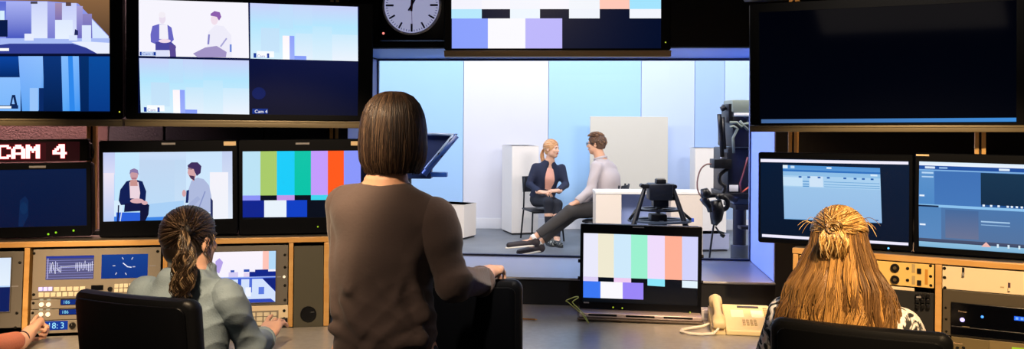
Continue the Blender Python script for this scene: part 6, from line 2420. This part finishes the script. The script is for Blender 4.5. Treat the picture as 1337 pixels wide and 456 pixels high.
fz = Vector(J['yf'])
opn = [cone(Vector(J['sho']) + fz * 0.13 + Vector((0, 0, 0.06)), Vector(J['wai']) + fz * 0.15 - Vector((0, 0, .25)), 0.060, 0.085, 0.01, op='s')]
shirt('navy_jacket', J, (.165, .145, .156, .140, .060), (.128, .115, .126, .088, .058), mat('navy_jacket', '#1a2340', 0.8, bump=(200, 0.1)), SDW, up=0.052, el=0.047, wr=0.040, h=0.008, armk=0.05, disp=folds(0.003, 26, seed=2), neck=0.0, cut=opn)
trousers('dark_trousers', J, (.150, .125), (.115, .10), mat('black_blue_trousers', '#181c2a', 0.8), SDW, th=0.085, kn=0.060, an=0.042)
shoes(J, mat('patterned_boot', '#2a2e33', 0.6, noise=(60, '#b8bcb4', 0.55, 0.62)), SDW, '#1c1c20')
hh = cap('hair', J['head'], hd, mat('studio_blonde', '#dca878', 0.45), SDW, low=-0.08)
r, f, u = frame_of(hd)
hc = Vector(J['head'])
HLo = lambda x, y, z: np.array(hc + r * x + f * y + u * z)
rg = np.random.default_rng(31)
ps, rs = [], []
kn = HLo(0, -.115, .02)
for k in range(160):
    az = rg.uniform(-PI, PI)
    ps.append(over_skull(skull_pt(az, rg.uniform(.2, .7) if abs(az) < 1.1 else rg.uniform(-.5, .6), 1.0), kn + rg.normal(0, .006, 3), 10, rg.uniform(1.0, 1.03)))
    rs.append(.003)
for k in range(70):
    t = np.linspace(0, 1, 12)[:, None]
    e1 = kn + np.array(f) * -.02 + np.array([0, 0, -rg.uniform(.15, .20)]) + rg.normal(0, .012, 3)
    ps.append(kn * (1 - t) + e1 * t - np.array(f)[None] * .03 * np.sin(t * PI) + np.array(r)[None] * rg.normal(0, .012) * np.sin(t * PI))
    rs.append(.0035)
strand_mesh('locks', ps, rs, hair_tints(len(ps), ('#e2b488', '#d09a68', '#f0cca4', '#c48c5c'), 7), hair_mat('studio_blonde_locks', 0.4), hh)
c0 = (Vector(J['hipR']) + Vector(J['hipL'])) / 2
studio_chair('black guest chair with thin legs under the woman in the navy jacket', (c0.x + 0.005, c0.y - 0.01), 163)

# ================= the seated man in the studio
J = dict(pel=P(797, 267.5, 10.12), wai=P(795, 252, 10.12), che=P(791.5, 233.5, 10.15), sho=P(788, 217.5, 10.17), nkb=P(784, 207.0, 10.18), head=P(778.5, 188.3, 10.20),
         xr=Vector((.6, .8, 0)), yf=Vector((-.8, .6, 0)), shL=P(779, 218, 10.02), shR=P(796, 218, 10.34), elL=P(772, 246.5, 9.93), elR=P(786, 250, 10.40),
         wrL=P(754, 263.5, 9.84), wrR=P(757, 264, 10.16), hipL=P(793, 271, 10.0), hipR=P(801, 271, 10.22), knL=P(744, 276, 9.84), knR=P(750, 278, 10.06),
         anL=P(696, 311.5, 9.80), anR=P(703, 319, 9.98), toL=P(665, 320.5, 9.76), toR=P(678, 329.6, 9.88))
hd = Vector((-0.93, 0.34, -0.03))
SDM = figure('person', 'person with glasses and short brown hair in a pale grey shirt, legs stretched out', 'person', J, (.160, .140, .165, .165, .060), (.120, .11, .125, .085, .060), M_skin, hd,
             hands=[dict(w=J['wrL'], fd=(-1, .1, -.45), pn=(0.2, .3, -1), side=-1, curl=(20, 25, 18)), dict(w=J['wrR'], fd=(-1, -.3, -.35), pn=(0, .2, -1), side=1, curl=(20, 25, 18))], h=0.0085, female=False, hfine=0.0042, hs=1.03, brow='#4a3424')
shirt('grey_shirt', J, (.172, .160, .182, .170, .070), (.135, .126, .140, .096, .066), mat('pale_grey_shirt', '#bfb6ba', 0.85, bump=(160, 0.1)), SDM, up=0.066, el=0.058, wr=0.044, h=0.0085, disp=folds(0.0045, 24, seed=6), neck=0.0)
cc = Vector(J['nkb']) + Vector((0, 0, -0.012))
cr_, cf_ = Vector((.6, .8, 0)), Vector((-.8, .6, 0))
G().tube([cc + (cr_ * math.cos(2 * PI * k / 20) * 0.066 + cf_ * math.sin(2 * PI * k / 20) * 0.066) + Vector((0, 0, 0.014 - 0.02 * math.sin(2 * PI * k / 20))) for k in range(20)], 0.016, 8, closed=True).obj('collar', mat('pale_grey_shirt'), SDM, True)
trousers('grey_trousers', J, (.168, .150), (.130, .118), mat('charcoal_trousers', '#3f3c3c', 0.85, bump=(200, 0.15)), SDM, th=0.098, kn=0.072, an=0.050, stop=0.075, disp=folds(0.003, 26, seed=12))
shoes(J, mat('dark_trainer', '#2a2024', 0.6), SDM, '#f0e8dc')
for s_ in 'LR':
    a_, k_ = Vector(J['an' + s_]), Vector(J['kn' + s_])
    d_ = (k_ - a_).normalized()
    b_ = G().tube([a_ - d_ * 0.01, a_ + d_ * 0.035], [0.043, 0.040], 14).obj('sock', mat('white_sock', '#ece8e4', 0.8), SDM, True)
hh = cap('hair', J['head'], hd, mat('short_brown_hair', '#5a4030', 0.55), SDM, s=1.04, low=-0.055)
r, f, u = frame_of(hd)
hc = Vector(J['head'])
HLo = lambda x, y, z: np.array(hc + r * x + f * y + u * z)
rg = np.random.default_rng(41)
ps, rs = [], []
for k in range(330):
    az, e0 = rg.uniform(-PI, PI), rg.uniform(-.25, 1.45)
    if abs(az) < 1.15 and e0 < .55:
        e0 += .6
    a = skull_pt(az, e0, 1.0)
    d_ = a - HLo(0, -.016, .03)
    d_ /= np.linalg.norm(d_)
    t = np.linspace(0, 1, 7)[:, None]
    fl = (np.array(f) * .030 + np.array(u) * .004) if e0 > .6 else np.array(u) * -.022
    ps.append(a + d_ * .012 * np.sin(t * PI) * (1.6 if e0 > .6 else .7) + fl * t)
    rs.append(.0036)
strand_mesh('locks', ps, rs, hair_tints(len(ps), ('#6a4a36', '#7f5c44', '#4a3428', '#95704e'), 9), hair_mat('short_locks', 0.45), hh)
g = G()
for sx in (-1, 1):
    c_ = hc + (r * sx * 0.032 + f * 0.103 + u * 0.006) * 1.03
    g.tube([c_ + (r * math.cos(2 * PI * k / 20) * 0.023 + u * math.sin(2 * PI * k / 20) * 0.017) for k in range(20)], 0.0022, 6, closed=True)
    g.tube([hc + (r * sx * 0.055 + f * 0.101 + u * 0.010), hc + (r * sx * 0.082 + f * 0.03 + u * 0.010), hc + (r * sx * 0.082 - f * 0.01 + u * 0.006)], 0.0022, 6)
g.tube([hc + (r * -0.010 + f * 0.107 + u * 0.01), hc + (r * 0.010 + f * 0.107 + u * 0.01)], 0.002, 6)
g.obj('glasses', mat('dark_glasses', '#15161c', 0.3), SDM, True)
c0 = (Vector(J['hipR']) + Vector(J['hipL'])) / 2
studio_chair('black guest chair with thin legs under the man in the pale grey shirt', (c0.x - 0.075, c0.y - 0.01), -72)
# ------------------------------------------------------------------ lamps, sky, camera
def area(name, loc, target, size, power, col, sy=None, spread=None):
    l = bpy.data.lights.new(name, 'AREA')
    l.energy = power
    l.color = lin(col)
    l.size = size
    if sy:
        l.shape = 'RECTANGLE'
        l.size_y = sy
    if spread:
        l.spread = math.radians(spread)
    o = bpy.data.objects.new(name, l)
    COL.objects.link(o)
    o.location = loc
    d = Vector(target) - Vector(loc)
    o.rotation_euler = d.to_track_quat('-Z', 'Y').to_euler()
    return o


def spot(name, loc, target, power, angle, col, blend=0.6, r=0.06):
    l = bpy.data.lights.new(name, 'SPOT')
    l.energy = power
    l.color = lin(col)
    l.spot_size = math.radians(angle)
    l.spot_blend = blend
    l.shadow_soft_size = r
    o = bpy.data.objects.new(name, l)
    COL.objects.link(o)
    o.location = loc
    d = Vector(target) - Vector(loc)
    o.rotation_euler = d.to_track_quat('-Z', 'Y').to_euler()
    return o


# studio grid: front lights and backdrop washes
for x in (-2.8, 0.4, 3.2):
    area('studio_front_light', (x, 5.7, 3.3), (x * 0.6, 11.3, 0.9), 1.4, 122, '#fff0e2', 0.8)
for x in (-3.4, -1.1, 1.2, 3.5):
    area('backdrop_wash', (x, 10.6, 4.3), (x, 12.4, 1.2), 1.8, 48, '#eaf2ff', 0.4)
area('studio_top_light', (0.5, 9.4, 4.3), (0.5, 9.4, 0), 3.0, 50, '#f2f4ff', 2.0)
area('studio_blue_light', (-3.0, 7.4, 1.7), (1.3, 4.6, 1.4), 1.0, 60, '#a4b6ff', 1.0, 50)  # unseen lamp added to turn the window jamb blue
area('studio_floor_light', (0.1, 6.1, 0.3), (0.1, 4.75, 1.97), 2.4, 9, '#a8c8ff', 0.2)  # unseen lamp added to brighten the window soffit

# control room: warm narrow downlights from the ceiling behind the operators, dim general light
spot('console_downlight', (-2.3, 1.4, 2.85), (-2.38, 3.7, 0.82), 330, 33, '#ffd9a8', 0.35)
spot('console_downlight', (-0.75, 1.3, 2.85), (-1.05, 3.65, 0.80), 400, 40, '#ffdcb0', 0.35)
spot('console_downlight', (1.15, 1.2, 2.85), (1.50, 3.2, 0.82), 520, 42, '#ffd7a2', 0.35)
spot('room_downlight', (-1.5, 0.9, 2.85), (-0.45, 2.62, 1.15), 95, 34, '#ffdcb8', 0.6)
spot('hand_downlight', (0.1, 2.0, 2.85), (-0.02, 2.9, 1.08), 260, 22, '#ffeedd', 0.8)  # added spot, brightens the standing woman's resting hand
spot('desk_downlight', (0.6, 1.5, 2.85), (0.55, 3.7, 0.69), 60, 36, '#e8f0ff', 0.6)
def strip(name, loc, yaw, tilt, size, power, col):
    o = area(name, loc, (loc[0], loc[1], 0), size, power, col, 0.04, 45)
    o.rotation_euler = (Matrix.Rotation(yaw, 4, 'Z') @ Matrix.Rotation(tilt, 4, 'X')).to_euler()


strip('board_washer', (-2.3, 3.92, 2.72), math.radians(10.6), 0.06, 1.2, 26, '#ffc4bc')  # unseen strip added to brighten the boards behind the monitors
q0 = RR.F @ Vector((-0.45, 0.178, 2.72))
strip('post_washer', q0, RR.yaw, 0.03, 1.2, 14, '#ffc890')  # unseen strip added to light the posts on the right
spot('rear_downlight', (0.8, -0.4, 2.85), (1.02, 2.6, 1.10), 150, 17, '#ffd49a', 0.6)  # added spot, brightens the blonde operator's lower hair
spot('upper_downlight', (0.2, 0.7, 2.85), (0.2, 4.0, 1.93), 16, 22, '#ffdcae', 0.5)  # added spot, warms the rail of the monitor over the window
area('room_fill', (0.0, -0.6, 2.8), (0, 2.6, 0.6), 1.6, 7, '#ffeedd')

w = bpy.data.worlds.new('room_world')
w.use_nodes = True
w.node_tree.nodes['Background'].inputs[0].default_value = (*lin('#20283a'), 1)
w.node_tree.nodes['Background'].inputs[1].default_value = 0.3
SC.world = w

cam = bpy.data.cameras.new('camera')
cam.sensor_fit = 'HORIZONTAL'
cam.sensor_width = 36.0
cam.lens = 36.0 * FPX / 1337
cam.shift_x = 0.0
cam.shift_y = -(228 - CY) / 1337
cam.clip_start = 0.05
co_ = bpy.data.objects.new('camera', cam)
COL.objects.link(co_)
co_.location = (0, 0, EYE)
co_.rotation_euler = (Matrix.Rotation(PI / 2, 4, 'X') @ Matrix.Rotation(ROLL, 4, 'Z')).to_euler()
SC.camera = co_
vs_ = SC.view_settings
vs_.view_transform = 'Standard'
vs_.look = 'None'
vs_.exposure = 0.0
vs_.gamma = 1.0
vs_.use_curve_mapping = False


# put every figure's origin at its base
for o in list(bpy.data.objects):
    if o.type == 'MESH' and o.parent is None and o.get('category') and o.matrix_world == Matrix.Identity(4):
        co = [v.co for v in o.data.vertices]
        z = min(c.z for c in co)
        b = Vector((sum(c.x for c in co) / len(co), sum(c.y for c in co) / len(co), z))
        fam = [o]
        for x in fam:
            fam += list(x.children)
        for x in fam:
            x.data.transform(Matrix.Translation(-b))
            x.matrix_parent_inverse = Matrix.Identity(4)
        o.location = b
